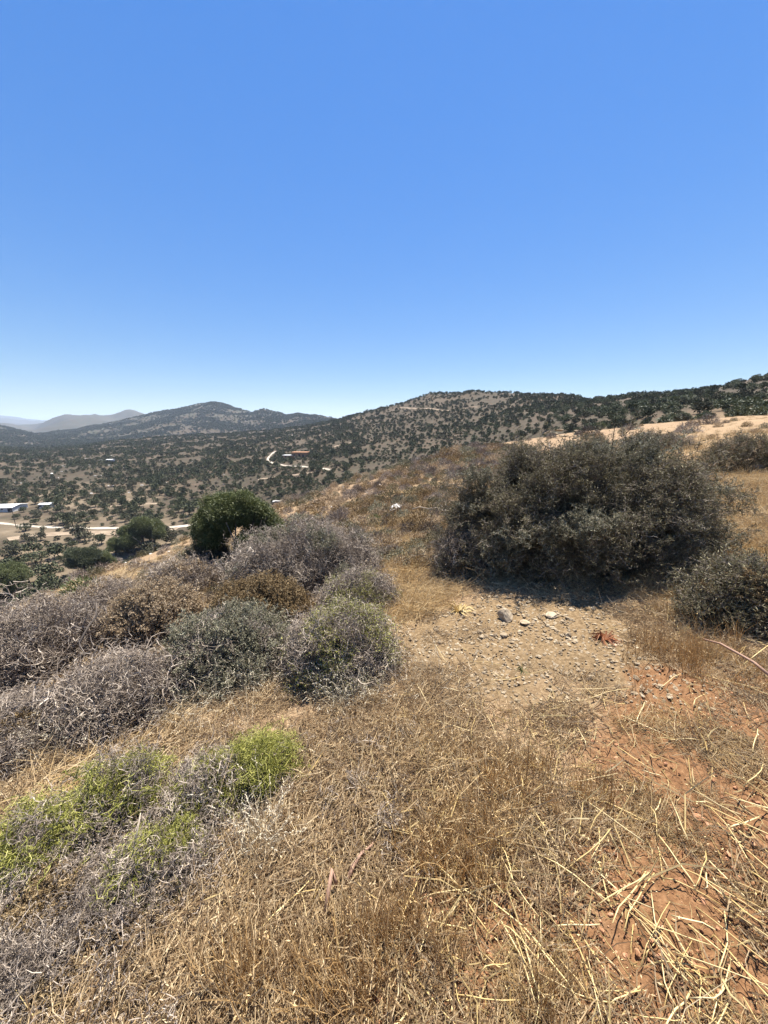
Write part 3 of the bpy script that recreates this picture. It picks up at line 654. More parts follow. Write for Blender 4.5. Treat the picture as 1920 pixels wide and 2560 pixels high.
shrub('thorn_shrub', 'low grey thorn shrub cut by the picture edge beside the sprawling one', 'shrub', 30, 1960, 150, 1780, 'grey', 1900, .8, 29, .3, .1, (.7, 1.1), 26, .012, 'greytwig', second=('brown', .1))
shrub('thorn_shrub', 'pale grey brown thorn shrub behind the tan cushion shrub', 'shrub', 465, 1500, 90, 1408, 'grey', 1000, .8, 30, .3, .25, (.9, 1.4), 22, .016, second=('tan', .1))
shrub('thorn_shrub', 'grey brown thorn shrub between the leafless shrub and the tan cushion', 'shrub', 275, 1565, 85, 1465, 'grey', 1400, .8, 31, .3, .25, (.8, 1.3), 20, .014, second=('tan', .15))
shrub('thorn_shrub', 'small dark shrub beneath the olive tree, next to the purplish dome', 'shrub', 530, 1440, 60, 1375, 'darkthorn', 700, .8, 32, .3, .25, (1, 1.6), 14, .016)
# lime green shrubs in the lower left
shrub('spiny_broom', 'bright lime green spiny plant nearest the middle of the slope', 'shrub', 660, 2005, 90, 1825, 'lime', 520, .8, 41, .5, -.05, (.5, .85), 18, .008, 'greytwig')
shrub('spiny_broom', 'grey purple leafless spiny plant joined to the lime green one', 'shrub', 530, 2060, 85, 1905, 'grey', 800, .8, 42, .4, .05, (.5, .85), 18, .008, 'greytwig', second=('lime', .0))
shrub('spiny_broom', 'lime and dark green spiny plant below the sprawling grey shrub', 'shrub', 300, 2130, 120, 1885, 'lime', 720, .8, 43, .55, -.08, (.5, .95), 24, .008, 'greytwig', second=('grey', .1))
shrub('spiny_broom', 'lowest lime green spiny plant spreading to the picture edge', 'shrub', 90, 2290, 145, 2025, 'lime', 760, .7, 44, .55, -.08, (.45, .9), 24, .008, 'greytwig', second=('grey', .1))
shrub('spiny_broom', 'grey spiny plant with green tips and a bleached forked branch', 'shrub', 410, 2270, 110, 2090, 'grey', 850, .8, 45, .5, .0, (.45, .85), 22, .010, 'greytwig', second=('lime', -.05))
shrub('spiny_broom', 'tangle of bleached grey twigs at the lower left corner', 'shrub', 120, 2600, 210, 2360, 'grey', 1500, .8, 46, .3, .0, (.4, .7), 20, .006, 'greytwig', second=('brown', .0))

x, y = polar_points(11000, .4, 5.5, -62, 5, .5); nn = fbm(x * .9 + 2, y * .9 + 7, 3); x1, y1 = keep(x, y, .9 * sstep(-.12, .18, nn - .6 * (x + .16 * y) / np.maximum(y, .4) - .03) * sstep(2.3, 1.5, np.hypot(x, y)))
n = len(x1); P = np.stack([x1, y1, H(x1, y1) + .0], 1); D = gnormal(x1, y1) * .6 + RNG.normal(size=(n, 3)) * .6; D[:, 2] = np.abs(D[:, 2]) * .7
o = scatter('dead_twigs', P, eulers(D, RNG.uniform(0, 6.28, n)), RNG.uniform(.35, .8, n), RNG.integers(0, 9, n), PR['grey'] + PR['brown']); tag(o, 'tangled grey and brown dead twigs between the shrubs at the lower left', 'dead twigs', kind='stuff')
# ---------------------------------------------------------------- shared small shrubs of the hillside (one mesh each)
def small_shrub_mesh(seed, kind):
    rg = np.random.default_rng(seed); n = {'brown': 650, 'grey': 520, 'green': 700}[kind]
    P, D = dome_points(n, 1, 1, .9, seed, .25, .3, box=.8)
    if kind == 'grey':
        D = D + rg.normal(size=D.shape) * .5; D /= np.linalg.norm(D, axis=1, keepdims=True)
        V, T, r = prisms(P - D * .1, P + D * rg.uniform(.08, .26, (n, 1)), .034, .010, rg.random(n)); mats = [M['greytwig'] if seed % 3 else M['darktwig']]
    else:
        V, T, r = leaves(P, D + rg.normal(size=D.shape) * .6, rg.uniform(.13, .26, n), .065, rg.random(n)); mats = [M['oliveleaf'] if kind == 'green' else (M['brownleaf'], M['tanleaf'], M['greyleaf'], M['darkleaf'])[seed % 4]]
    b = []
    for k in range(7):
        a = rg.uniform(0, 6.28); b.append(chain_tube([(0, 0, 0), (math.cos(a) * .3, math.sin(a) * .3, .3), (math.cos(a) * .7, math.sin(a) * .7, .45 + .2 * rg.random())], [.06, .04, .01], 3, .3))
    V, T, r, mi = merge([(V, T, r, 0)] + [(p[0], p[1], p[2], 1) for p in b]); return mk_mesh('small_shrub', V, T, mats + [M['bark']], {'rnd': r}, False, mi)
SM = {k: [small_shrub_mesh(300 + 10 * i + s, k) for s in range(6)] for i, k in enumerate(('brown', 'grey', 'green'))}
def put_shrub(px, py, wpx, kind, name, label, cat='shrub', group=None, hs=1.0, v=None):
    p = at(px, py); dep = float(proj(p)[2][0]); s = wpx / 2 / F * dep
    me = SM[kind][RNG.integers(0, 6) if v is None else v]
    o = link(name, me, None, (p[0], p[1], p[2] - .03 * s), RNG.uniform(0, 6.28)); o.scale = (s * RNG.uniform(.85, 1.15), s * RNG.uniform(.85, 1.15), s * RNG.uniform(.95, 1.35) * hs)
    tag(o, label, cat, group); return o
hill_labels = {
 ('brown', 0): 'brown cushion shrub on the slope between the olive tree and the golden path',
 ('grey', 0): 'grey twiggy shrub on the slope between the olive tree and the golden path',
 ('brown', 1): 'brown cushion shrub along the ridge line left of the largest thorn bush',
 ('grey', 1): 'grey twiggy shrub along the ridge line left of the largest thorn bush',
 ('brown', 2): 'small brown shrub in the golden grass above the largest thorn bush',
 ('grey', 2): 'small grey shrub in the golden grass above the largest thorn bush',
 ('brown', 3): 'brown tufted shrub on the steep bank below the small leaning tree',
 ('grey', 3): 'grey tufted shrub on the steep bank below the small leaning tree'}
def crest_y(px): return np.interp(px, [c[0] for c in CREST], [c[1] for c in CREST])
placed = []
def try_place(gen, n, wfun, zone, mind=.55, pg=.45):
    k = 0; tries = 0
    while k < n and tries < n * 40:
        tries += 1; px, py = gen(); cy = crest_y(px)
        if py < cy + 2: continue
        w_ = wfun(px, py) * RNG.uniform(.6, 1.35)
        if any(abs(px - q[0]) < mind * (w_ + q[2]) * .5 and abs(py - q[1]) < mind * .45 * (w_ + q[2]) * .5 for q in placed): continue
        placed.append((px, py, w_)); kind = 'grey' if RNG.random() < pg else 'brown'
        spot = '' if zone else (', just behind the purplish dome' if py > 1330 and px < 960 else ', beside the path' if py > 1330 else ', near the white boulder' if px > 900 and py > 1235 else ', high near the ridge' if py < 1235 else ', halfway down'); sz_ = 'larger ' if w_ > wfun(px, py) else 'smaller '; put_shrub(px, py, w_, kind, ('cushion_shrub', 'low_shrub', 'low_shrub', 'tufted_shrub')[zone] if kind == 'brown' else 'thorn_shrub', sz_ + hill_labels[(kind, zone)].replace('small ', '').replace(' on the slope between the olive tree and the golden path', ' between the olive tree and golden path' + spot), 'shrub', sz_ + spot.strip(', ') + ' ' +
                  ('cushion shrubs', 'cushion shrubs', 'small shrubs', 'tufted shrubs')[zone] + (' on the slope behind the path', ' on the ridge line', ' in the golden grass', ' on the steep bank')[zone] + (' grey' if kind == 'grey' else ' brown'))
        k += 1
try_place(lambda: (RNG.uniform(690, 1130), RNG.uniform(1185, 1420)), 285, lambda px, py: 24 + (py - 1190) * .20, 0, .42, .3)
try_place(lambda: (RNG.uniform(930, 1290), RNG.uniform(1115, 1200)), 150, lambda px, py: 26 + (py - 1120) * .16, 1, .4, .35)
try_place(lambda: (RNG.uniform(1300, 1920), RNG.uniform(1040, 1110)), 26, lambda px, py: 22, 2, .9)
try_place(lambda: (RNG.uniform(60, 560), RNG.uniform(1330, 1520)), 130, lambda px, py: 20 + (py - 1350) * .17, 3, .5, .3)
for (px, py, wp, kind, lb) in [(1720, 1083, 60, 'grey', 'round grey shrub at the top edge of the golden grass'), (1470, 1092, 58, 'grey', 'dark grey shrub just right of the stone heap on the ridge'),
      (1575, 1076, 42, 'grey', 'small dark shrub on the skyline of the golden grass, left of the round grey shrub'), (1770, 1060, 50, 'grey', 'dark shrub behind the round grey shrub, under the wooded hill'),
      (1500, 1072, 30, 'green', 'bright green shrub on the ridge behind the dark grey shrub'), (935, 1305, 46, 'green', 'small bright green shrub left of the white boulder'),
      (968, 1306, 44, 'grey', 'grey leafless shrub in front of the white limestone boulder'), (1185, 1125, 40, 'grey', 'grey shrub on the ridge line just left of the stone heap'), (1090, 1250, 44, 'grey', 'grey shrub with fan shaped twigs right of the white boulder'),
      (205, 1490, 90, 'green', 'flat fresh green shrub spreading below the small leaning tree'), (55, 1560, 60, 'green', 'low green shrub at the picture edge below the round green tree'),
      (980, 1395, 60, 'brown', 'brown low shrub at the top of the golden path'), (1080, 1190, 40, 'grey', 'grey shrub at the crest above the white boulder'),
      (1750, 1205, 50, 'grey', 'thin grey shrub in the pale grass left of the boulder')]:
    put_shrub(px, py, wp, kind, 'green_shrub' if kind == 'green' else 'hillside_shrub', lb, 'shrub', hs=.9)

# ---------------------------------------------------------------- trees
def tree(label, px, by, hw, ty, kind, n, seed, name='olive_tree', lean=0.0, trunk_h=.22, mat='bark', cs=(.7, 1.2), flat=1.0, limbs=9):
    p = at(px, by); dep = float(proj(p)[2][0]); rx = hw / F * dep; x, y, z = p
    up = (1280 - ty) / F * dep; h = (up - y * SP) / CP - z; th = h * trunk_h; ch = (h - th) / 2
    root = bpy.data.objects.new(name, None); C.objects.link(root); root.location = (x, y, z - .1); tag(root, label, 'tree')
    rg = np.random.default_rng(seed); wd = .10 * h * .8
    c = np.array([lean * rx, 0, th + ch])
    P = [np.array([0, 0, 0.]), np.array([lean * rx * .3 + .05, .05, th * .5]), np.array([lean * rx * .6, -.04, th]), c * np.array([1, 1, .9])]
    V, T, r = chain_tube(P, [wd * 1.3, wd, wd * .9, wd * .4], 8, .5)
    link('trunk', mk_mesh('trunk', V, T, [M[mat]], {'rnd': r}, True), root)
    parts = []
    for k in range(limbs):
        a = rg.uniform(0, 6.28); e = rg.uniform(.1, 1.3); tip = c + np.array([math.cos(a) * math.cos(e) * rx, math.sin(a) * math.cos(e) * rx, math.sin(e) * ch]) * .8
        q0 = P[2]; m_ = (q0 + tip) / 2 + rg.normal(size=3) * .1 * rx; parts.append(chain_tube([q0, m_, tip], [wd * .5, wd * .3, wd * .08], 5, rg.random()))
    V, T, r, mi = merge(parts); link('limbs', mk_mesh('limbs', V, T, [M[mat]], {'rnd': r}, True), root, kind='stuff')
    # crown: several uneven clumps
    Q = []; D = []
    nl = 13
    for k in range(nl):
        a = rg.uniform(0, 6.28); e = rg.uniform(-.5, 1.5); cc = c + np.array([math.cos(a) * math.cos(e) * rx * .62, math.sin(a) * math.cos(e) * rx * .62, math.sin(e) * ch * .62 * flat])
        m = n // nl; d = rg.normal(size=(m, 3)); d /= np.linalg.norm(d, axis=1, keepdims=True); s = rg.uniform(.22, .5)
        q = cc + d * (1 - .5 * rg.random((m, 1)) ** 1.5) * np.array([rx * s, rx * s, ch * s * 1.05]) ; Q.append(q); D.append(d)
    Q = np.concatenate(Q); D = np.concatenate(D); k = Q[:, 2] > th * .5; Q, D = Q[k], D[k]; D[:, 2] += .4
    m = len(Q); sc = np.random.default_rng(seed).uniform(cs[0], cs[1], m) * rx / 2.0
    scatter('crown', Q, eulers(D, RNG.uniform(0, 6.28, m)), sc, RNG.integers(0, 4, m), PR[kind], root, kind='stuff')
    return root
tree('largest green olive tree standing on the edge of the slope above the grey shrubs', 600, 1412, 100, 1214, 'olive', 2100, 51, lean=.05, trunk_h=.0, cs=(.6, 1.3))
tree('round dark green tree at the brink of the slope beside the pale track', 362, 1378, 52, 1296, 'olive', 1300, 52, trunk_h=.06, cs=(.8, 1.3))
tree('small dark leaning tree with a visible trunk on the steep bank', 222, 1440, 42, 1368, 'oak', 900, 53, name='oak_tree', lean=-.3, trunk_h=.3)
tree('round green tree cut by the picture edge below the valley olives', 18, 1505, 52, 1405, 'olive', 1100, 54, trunk_h=.06)
tree('grey green olive tree directly left of the round dark green tree', 290, 1388, 30, 1345, 'olive', 600, 55, trunk_h=.1)
tree('dark green tree in the shade beneath the round dark green tree', 262, 1424, 30, 1376, 'olive', 500, 56, name='oak_tree', trunk_h=.1)

# ---------------------------------------------------------------- valley and hill trees
def crown_mesh(seed, n, rx=1.0, h=1.0, th=.25, mat='farleaf', trunk=True, lsz=.22, name='tree'):
    rg = np.random.default_rng(seed); Q = []; D = []; nl = 7 if n > 150 else 4
    for k in range(nl):
        a = rg.uniform(0, 6.28); e = rg.uniform(-.3, 1.4); cc = np.array([math.cos(a) * math.cos(e) * rx * .5, math.sin(a) * math.cos(e) * rx * .5, th + (h - th) * (.42 + .3 * math.sin(e))])
        m = n // nl; d = rg.normal(size=(m, 3)); d /= np.linalg.norm(d, axis=1, keepdims=True); q = cc + d * (1 - .35 * rg.random((m, 1))) * np.array([rx * .48, rx * .48, (h - th) * .34]); Q.append(q); D.append(d)
    Q = np.concatenate(Q); D = np.concatenate(D); V, T, r = leaves(Q, D + rg.normal(size=D.shape) * .7, rg.uniform(.7, 1.4, len(Q)) * lsz, lsz * .75, rg.random(len(Q)))
    parts = [(V, T, r, 0)]
    if trunk: parts.append((*chain_tube([(0, 0, -.1), (.05 * rg.normal(), .05 * rg.normal(), th), (.1 * rg.normal(), .1, th + .3)], [.14, .11, .05], 5, .3), 1))
    V, T, r, mi = merge(parts); return V, T, r, mi
TM = []; TM2 = []
for s in range(8):
    V, T, r, mi = crown_mesh(400 + s, 460, 1, 1.45, .32, lsz=.2); TM.append(mk_mesh('olive_tree', V, T, [M['farleaf2' if s % 3 == 0 else 'farleaf'], M['bark']], {'rnd': r}, False, mi))
    V, T, r, mi = crown_mesh(420 + s, 460, 1, 1.05, .05, lsz=.2); TM2.append(mk_mesh('oak_shrub', V, T, [M[('oakleaf', 'farleaf', 'oakleaf', 'farleaf2')[s % 4]], M['bark']], {'rnd': r}, False, mi))
FAR = []
for s in range(6):
    V, T, r, mi = crown_mesh(440 + s, 90, 1, 1.15, .1, trunk=False, lsz=.42); FAR.append(proto('far_tree', V, T, r, [M['farleaf2' if s % 3 == 0 else 'farleaf']]))
KEEP_OUT = []    # (x, y, radius) of buildings
def road(label, pts, width, name='road', mat=None, off=.12):
    P = np.array([at(*p)[:2] for p in pts]); seg = np.linalg.norm(np.diff(P, axis=0), axis=1); s = np.concatenate([[0], np.cumsum(seg)]); n = max(8, int(s[-1] / 2.0)); t = np.linspace(0, s[-1], n)
    X = np.interp(t, s, P[:, 0]); Y = np.interp(t, s, P[:, 1])
    k = np.ones(9) / 9; Xp = np.convolve(np.pad(X, 4, 'edge'), k, 'valid'); Yp = np.convolve(np.pad(Y, 4, 'edge'), k, 'valid')
    dx, dy = np.gradient(Xp), np.gradient(Yp); L = np.hypot(dx, dy) + 1e-9; nx, ny = -dy / L, dx / L; V = []; T = []
    m = 5
    for i in range(n):
        for j in range(m):
            o_ = (j / (m - 1) - .5) * width * (1 + .15 * math.sin(i * .9) + .1 * math.sin(i * .37)); V.append((Xp[i] + nx[i] * o_, Yp[i] + ny[i] * o_, 0))
    V = np.array(V); V[:, 2] = H(V[:, 0], V[:, 1]) + off
    for i in range(n - 1):
        for j in range(m - 1): a = i * m + j; T.append((a, a + 1, a + m + 1, a + m))
    link(name, mk_mesh(name, V, T, [mat], {}, True), kind='structure')
    for i in range(0, n, 2): KEEP_OUT.append((Xp[i], Yp[i], width * .5 + 2.2))
def simple_noise_mat(name, c0, c1, sc, rough=.9):
    m, n, b = new_mat(name, rough, .1); g = n.nodes.new('ShaderNodeNewGeometry'); r = ramp(n, [(*c0, .3), (*c1, .7)]); n.links.new(noise(n, sc, 5, .65, g.outputs['Position']), r.inputs[0]); n.links.new(r.outputs[0], b.inputs['Base Color']); return m
M['track'] = simple_noise_mat('pale_track', (.26, .215, .16), (.50, .44, .36), .25)
M['dirt'] = simple_noise_mat('dirt_track', (.17, .125, .085), (.30, .235, .165), .3)
road('', [(-60, 1303), (30, 1312), (60, 1316), (150, 1320), (250, 1321), (350, 1322), (430, 1318), (510, 1312), (560, 1305)], 2.6, 'track', M['track'])
road('', [(130, 1302), (240, 1268), (330, 1262), (420, 1258)], 3.0, 'track', M['dirt'])
road('', [(0, 1352), (80, 1338), (200, 1334), (330, 1330), (450, 1326)], 6.0, 'track', M['dirt'])
road('', [(690, 1128), (672, 1142), (668, 1152), (690, 1161), (730, 1166), (790, 1170), (830, 1176)], 1.9, 'road', M['track'])
road('', [(640, 1200), (700, 1192), (760, 1186), (790, 1180)], 3.0, 'track', M['dirt'])
road('', [(828, 1119), (860, 1110), (900, 1104)], 3.5, 'track', M['dirt'])
road('', [(712, 1086), (735, 1089)], 3.5, 'track', M['track'])
road('', [(1000, 1019), (1060, 1023), (1120, 1028), (1200, 1018)], 2.2, 'terrace_path', M['dirt'])

# buildings
def box(sx, sy, sz, ox=0, oy=0, oz=0):
    V = np.array([(x, y, z) for z in (0, 1) for y in (0, 1) for x in (0, 1)], float) * np.array([sx, sy, sz]) + np.array([ox - sx / 2, oy - sy / 2, oz])
    return V, np.array([(0, 2, 3, 1), (4, 5, 7, 6), (0, 1, 5, 4), (2, 6, 7, 3), (1, 3, 7, 5), (0, 4, 6, 2)])
def flat_mat(name, c, rough=.7, var=.12, sc=1.0):
    return simple_noise_mat(name, tuple(v * (1 - var) for v in c), tuple(min(.9, v * (1 + var)) for v in c), sc, rough)
M['white'] = flat_mat('white_paint', (.74, .74, .72), .6, .06, .3); M['greywall'] = flat_mat('grey_wall', (.56, .55, .52), .8); M['darkopen'] = flat_mat('dark_window', (.04, .04, .045), .3)
M['ochre'] = flat_mat('ochre_wall', (.38, .21, .12), .9, .2, .6); M['pole'] = flat_mat('weathered_wood', (.10, .08, .065), .9)
def part(name, V, T, mat, parent, **kw): return link(name, mk_mesh(name, V, T, [M[mat]]), parent, **kw)
def building(name, label, px, py, sx, sy, sz, rz, wall, roof, roof_h=.0, opens=(), rise=0.0, sub='building'):
    p = at(px, py); b = bpy.data.objects.new(name, None); C.objects.link(b); b.location = (p[0], p[1], p[2] - .4); b.rotation_euler = (0, 0, rz); tag(b, label, sub)
    V, T = box(sx, sy, sz + .4); part('wall', V, T, wall, b)
    e = .4; t = .18; z0 = sz + .403   # shallow gabled sheet roof
    V = np.array([(-sx / 2 - e, -sy / 2 - e, z0), (sx / 2 + e, -sy / 2 - e, z0), (sx / 2 + e, 0, z0 + rise), (-sx / 2 - e, 0, z0 + rise), (-sx / 2 - e, sy / 2 + e, z0), (sx / 2 + e, sy / 2 + e, z0)])
    V = np.concatenate([V, V + np.array([0, 0, t])]); T = [(0, 3, 2, 1), (3, 4, 5, 2), (6, 7, 8, 9), (9, 8, 11, 10), (0, 1, 7, 6), (1, 2, 8, 7), (2, 5, 11, 8), (5, 4, 10, 11), (4, 3, 9, 10), (3, 0, 6, 9)]
    part('roof', V, T, roof, b)
    for (nm, ox, oz, w_, h_) in opens:
        V, T = box(w_, .12, h_, ox, -sy / 2 - .03, oz + .4); part(nm, V, T, 'darkopen', b)
    KEEP_OUT.append((p[0], p[1], max(sx, sy) * .62 + 1)); 
    for t in np.linspace(.75, .97, 5): KEEP_OUT.append((p[0] * t, p[1] * t, max(sx, sy) * .42))
    return b
building('farm_shed', 'long low shed with a bright white flat roof at the edge of the valley', -4, 1276, 22, 11, 2.2, R(8), 'greywall', 'white', rise=.9,
         opens=[('window', 2 + 4.2 * k, 1.2, .9, .7) for k in range(-2, 2)] + [('door', 10, 0, 2.2, 2.4)])
building('farm_hut', 'small low white roofed hut among the trees right of the long shed', 118, 1270, 5, 4, 2.2, R(12), 'greywall', 'white', rise=.5, opens=[('window', -2, 1, 1.2, .9), ('door', 1.5, 0, 1.1, 2.1)])
building('stone_house', 'flat roofed ochre house beside the white road bend on the far slope', 752, 1143, 13, 8, 4.2, R(-6), 'ochre', 'ochre', opens=[('window', -4, 1.4, 1.5, 1.3), ('window', 0, 1.4, 1.5, 1.3), ('door', 3.4, 0, 1.6, 2.4)])
building('stone_annex', 'low ochre building adjoining the ochre house at its left', 722, 1146, 8, 6, 2.6, R(-6), 'ochre', 'greywall', opens=[('window', -1.5, 1.0, 1.2, 1.0), ('door', 1.6, 0, 1.1, 2.0)])
building('white_hut', 'tiny white building halfway up the dark wooded slope', 277, 1155, 6, 5, 2.6, R(10), 'greywall', 'greywall', rise=.4, opens=[('window', -2, 1, 1.4, 1)])
def pole(px, by, h, label, group=None):
    p = at(px, by); b = bpy.data.objects.new('utility_pole', None); C.objects.link(b); b.location = (p[0], p[1], p[2] - .2); tag(b, label, 'utility pole', group)
    V, T, r = chain_tube([(0, 0, 0), (0, 0, h * .5), (0, 0, h)], [.28, .24, .2], 7); part('post', V, T, 'pole', b)
    V, T = box(1.6, .14, .16, 0, 0, h - .7); part('crossarm', V, T, 'pole', b)
    for ox in (-.65, 0, .65):
        V, T, r = chain_tube([(ox, 0, h - .54), (ox, 0, h - .3)], [.12, .1], 6); part('insulator', V, T, 'greywall', b)
pole(40, 1318, 8.5, 'dark wooden utility pole by the pale track near the long shed')
pole(162, 1303, 7.5, 'thin wooden utility pole among the valley olives beside the dirt track')

# scatter of trees: candidate points over the land, then the largest as things
def clear(x, y):
    k = np.ones(len(x), bool)
    for (a, b, r) in KEEP_OUT: k &= np.hypot(x - a, y - b) > r
    return k
def thin(x, y, dmin):
    cell = {}; keepi = []
    for i in range(len(x)):
        cx, cy = int(math.floor(x[i] / dmin)), int(math.floor(y[i] / dmin)); ok = True
        for a in (-1, 0, 1):
            for b in (-1, 0, 1):
                for j in cell.get((cx + a, cy + b), ()):
                    if (x[i] - x[j]) ** 2 + (y[i] - y[j]) ** 2 < dmin * dmin: ok = False; break
                if not ok: break
            if not ok: break
        if ok: cell.setdefault((cx, cy), []).append(i); keepi.append(i)
    return np.array(keepi)
def crest_dist(x, y):
    a = np.arctan2(x, y); return np.interp(960 + F * np.tan(np.clip(a, -1.2, 1.2)) * 1.01, [c[0] for c in CREST], [c[2] for c in CREST])
x, y = polar_points(230000, 55, 1100, -50, 56, .55); xv, yv = polar_points(30000, 75, 360, -50, -5, .9); x = np.concatenate([x, xv]); y = np.concatenate([y, yv])
r = np.hypot(x, y); val = valley(x, y); k = (r > crest_dist(x, y) * 1.35 + 6) & clear(x, y)
dens = fbm(x / 70 + 2, y / 70, 3); dens2 = fbm(x / 18, y / 18, 2)
a = np.degrees(np.arctan2(x, y))
prob = np.where(a > -2, np.clip(.36 + .9 * dens + .8 * dens2, .05, 1), np.clip(.27 + 1.4 * dens + 1.5 * dens2, .03, 1)) * np.where(val > .4, 2.0, 1.0)
prob *= np.where((a > 0) & (r > 330), .7, 1)
k &= RNG.random(len(x)) < prob
x, y, r, val, a = x[k], y[k], r[k], val[k], a[k]
o_ = np.argsort(r); x, y, r, val, a = x[o_], y[o_], r[o_], val[o_], a[o_]
ki = thin(x, y, 2.9); ki = np.concatenate([ki[val[ki] <= .4], np.array([], int)] + [ki[val[ki] > .4][thin(x[ki[val[ki] > .4]], y[ki[val[ki] > .4]], 4.4)]]); x, y, r, val, a = x[ki], y[ki], r[ki], val[ki], a[ki]
size = (.7 + np.where(a > -2, 1.4, 1.9) * RNG.random(len(x)) ** 1.8) * np.where(val > .4, 1.45, 1.0) * np.where(r > 500, 1.1, 1)
Z = H(x, y); px_, py_, dp_ = proj(np.stack([x, y, Z], 1))
# which ones stand where the camera can see them
def visible(x, y, z, top):
    n = len(x); t = np.linspace(.03, .97, 60); vis = np.ones(n, bool)
    for s in t:
        q = H0(x * s, y * s); vis &= q < (z + top) * s + .6 + .3
    return vis
vis = visible(x, y, Z, size * 1.3) & (px_ > -20) & (px_ < 1940)
app = np.where(vis, size / dp_, 0); order = np.argsort(-app); print('TREES', len(x), 'visible', int(vis.sum()))
def describe(nm, zn, px, py, s, d):
    big = 'big spreading' if s > 2.0 * (1.4 if zn == 0 else 1) else 'middling round' if s > 1.25 * (1.4 if zn == 0 else 1) else 'small round'
    big = big.replace(' spreading', '').replace(' round', '')
    if zn == 0:
        w_ = 'nearer than the pale track' if py > 1326 else 'beyond the pale track'
        w_ += ', in line with the long shed' if px < 160 else ', below the spur' if px < 330 else ', close to the near slope'
        return f'{big} olive {w_}', f'valley olives {w_}, {big}'
    if zn == 1:
        w_ = 'on the skyline' if py < float(np.interp(px, [1430, 1560, 1700, 1800, 1920], [1002, 991, 983, 966, 932])) + 14 else 'just behind the golden grass' if d < 125 else 'midway up the slope'
        w_ += ', above the thorn bush' if px < 1700 else ', towards the hilltop'
        return f'{big} bushy oak {w_}, upper right hill', f'upper right hill oaks {w_}, {big}'
    if zn == 2:
        w_ = 'on the flat topped skyline' if py < 1000 else 'under the flat top' if py < 1060 else 'at the foot of the flat topped hill'
        w_ += ', on its left flank' if px < 1080 else ', on its right half'
        return f'{big} dark bushy oak {w_}', f'flat topped hill oaks {w_}, {big}'
    w_ = 'beside the white winding road' if 600 < px and py > 1120 else 'just above the valley floor' if py > 1200 else 'high on the slope under the distant peak'
    w_ += ', at the far left' if px < 250 else ', behind the large olive tree' if px > 480 else ''
    return f'{big} dark green tree {w_}', f'slope trees {w_}, {big}'
cnt = {'olive_tree': 0, 'oak_shrub': 0}; used = np.zeros(len(x), bool)
for i in order:
    if app[i] <= 0: break
    if val[i] > .4: nm, zn = 'olive_tree', 0
    elif px_[i] > 1430: nm, zn = 'oak_shrub', 1
    elif px_[i] > 850: nm, zn = 'oak_shrub', 2
    else: nm, zn = 'olive_tree', 3
    if cnt[nm] >= 298: continue
    cnt[nm] += 1; used[i] = True
    me = (TM if nm == 'olive_tree' else TM2)[RNG.integers(0, 8)]
    o = link(nm, me, None, (x[i], y[i], Z[i] - .1), RNG.uniform(0, 6.28)); s = size[i]; o.scale = (s, s * RNG.uniform(.85, 1.15), s * RNG.uniform(.8, 1.1)); lb, gr = describe(nm, zn, px_[i], py_[i], s, r[i]); tag(o, lb, 'tree' if nm == 'olive_tree' else 'shrub', gr)
x, y, Z, size = x[~used], y[~used], Z[~used], size[~used]; n = len(x)
o = scatter('hillside_woodland', np.stack([x, y, Z - .1], 1), np.stack([np.zeros(n), np.zeros(n), RNG.uniform(0, 6.28, n)], 1), size * 1.05, RNG.integers(0, 6, n), FAR); tag(o, 'dark green scrub and trees dotted thickly over the middle hills', 'woodland', kind='stuff')
x, y = polar_points(85000, 1050, 2800, -50, 8, .6); k = RNG.random(len(x)) < np.clip(.5 + 1.2 * fbm(x / 160, y / 160, 3), .08, 1); x, y = x[k], y[k]; n = len(x); Z = H(x, y)
o = scatter('distant_woodland', np.stack([x, y, Z - .2], 1), np.stack([np.zeros(n), np.zeros(n), RNG.uniform(0, 6.28, n)], 1), RNG.uniform(2.2, 5.0, n), RNG.integers(0, 6, n), FAR); tag(o, 'blue grey scrub specks over the distant ridge', 'woodland', kind='stuff')

# ---------------------------------------------------------------- rocks
def rock(name, label, px, py, wpx, flat, mat, seed, group=None, cat='rock', sub=3, sink=.25, lift=0.0):
    p = at(px, py); dep = float(proj(p)[2][0]); s = wpx / 2 / F * dep; V, T, r = rock_mesh(seed, s, flat, sub)
    o = link(name, mk_mesh(name, V, T, [M[mat]], {'rnd': r}), None, (p[0], p[1], p[2] + s * flat * (1 - sink) * .8 + lift), RNG.uniform(0, 6.28)); return tag(o, label, cat, group)
rock('boulder', 'white limestone boulder half hidden by a grey shrub on the slope', 992, 1281, 36, .8, 'greyrock', 571, sink=.3)
rock('boulder', 'grey boulder in the golden grass below the dark rounded bush', 1905, 1178, 60, .6, 'greyrock', 502)
rock('boulder', 'pale flat outcrop high on the dark wooded hill at the right', 1628, 1024, 34, .35, 'whiterock', 503)
rock('stone', 'largest cracked brown stone on the gravel patch', 1263, 1548, 44, .8, 'bigstone', 534)
rock('stone', 'smooth oval pale stone right of the largest stone', 1378, 1542, 30, .5, 'bigstone', 505)
rock('stone', 'square grey stone in front of the smooth oval stone', 1312, 1562, 26, .5, 'stone', 506)
rock('stone', 'dark angular stone at the right front of the gravel patch', 1420, 1592, 20, .8, 'stone', 507)
rock('stone', 'brown wedge stone at the left front of the gravel patch', 1258, 1592, 24, .6, 'stone', 508)
rock('stone', 'flat white stone beside the trees on the brink of the bank', 382, 1367, 22, .4, 'whiterock', 509)
rock('stone', 'white stone at the ridge crest above the slope of cushion shrubs', 1045, 1152, 18, .5, 'whiterock', 510)
rock('stone', 'pale stone left of the slope below the olive tree crown', 692, 1258, 22, .5, 'whiterock', 511)
rock('stone', 'pinkish stone propped in the straw left of the curled bark strips', 787, 2185, 26, .5, 'redstone', 512)
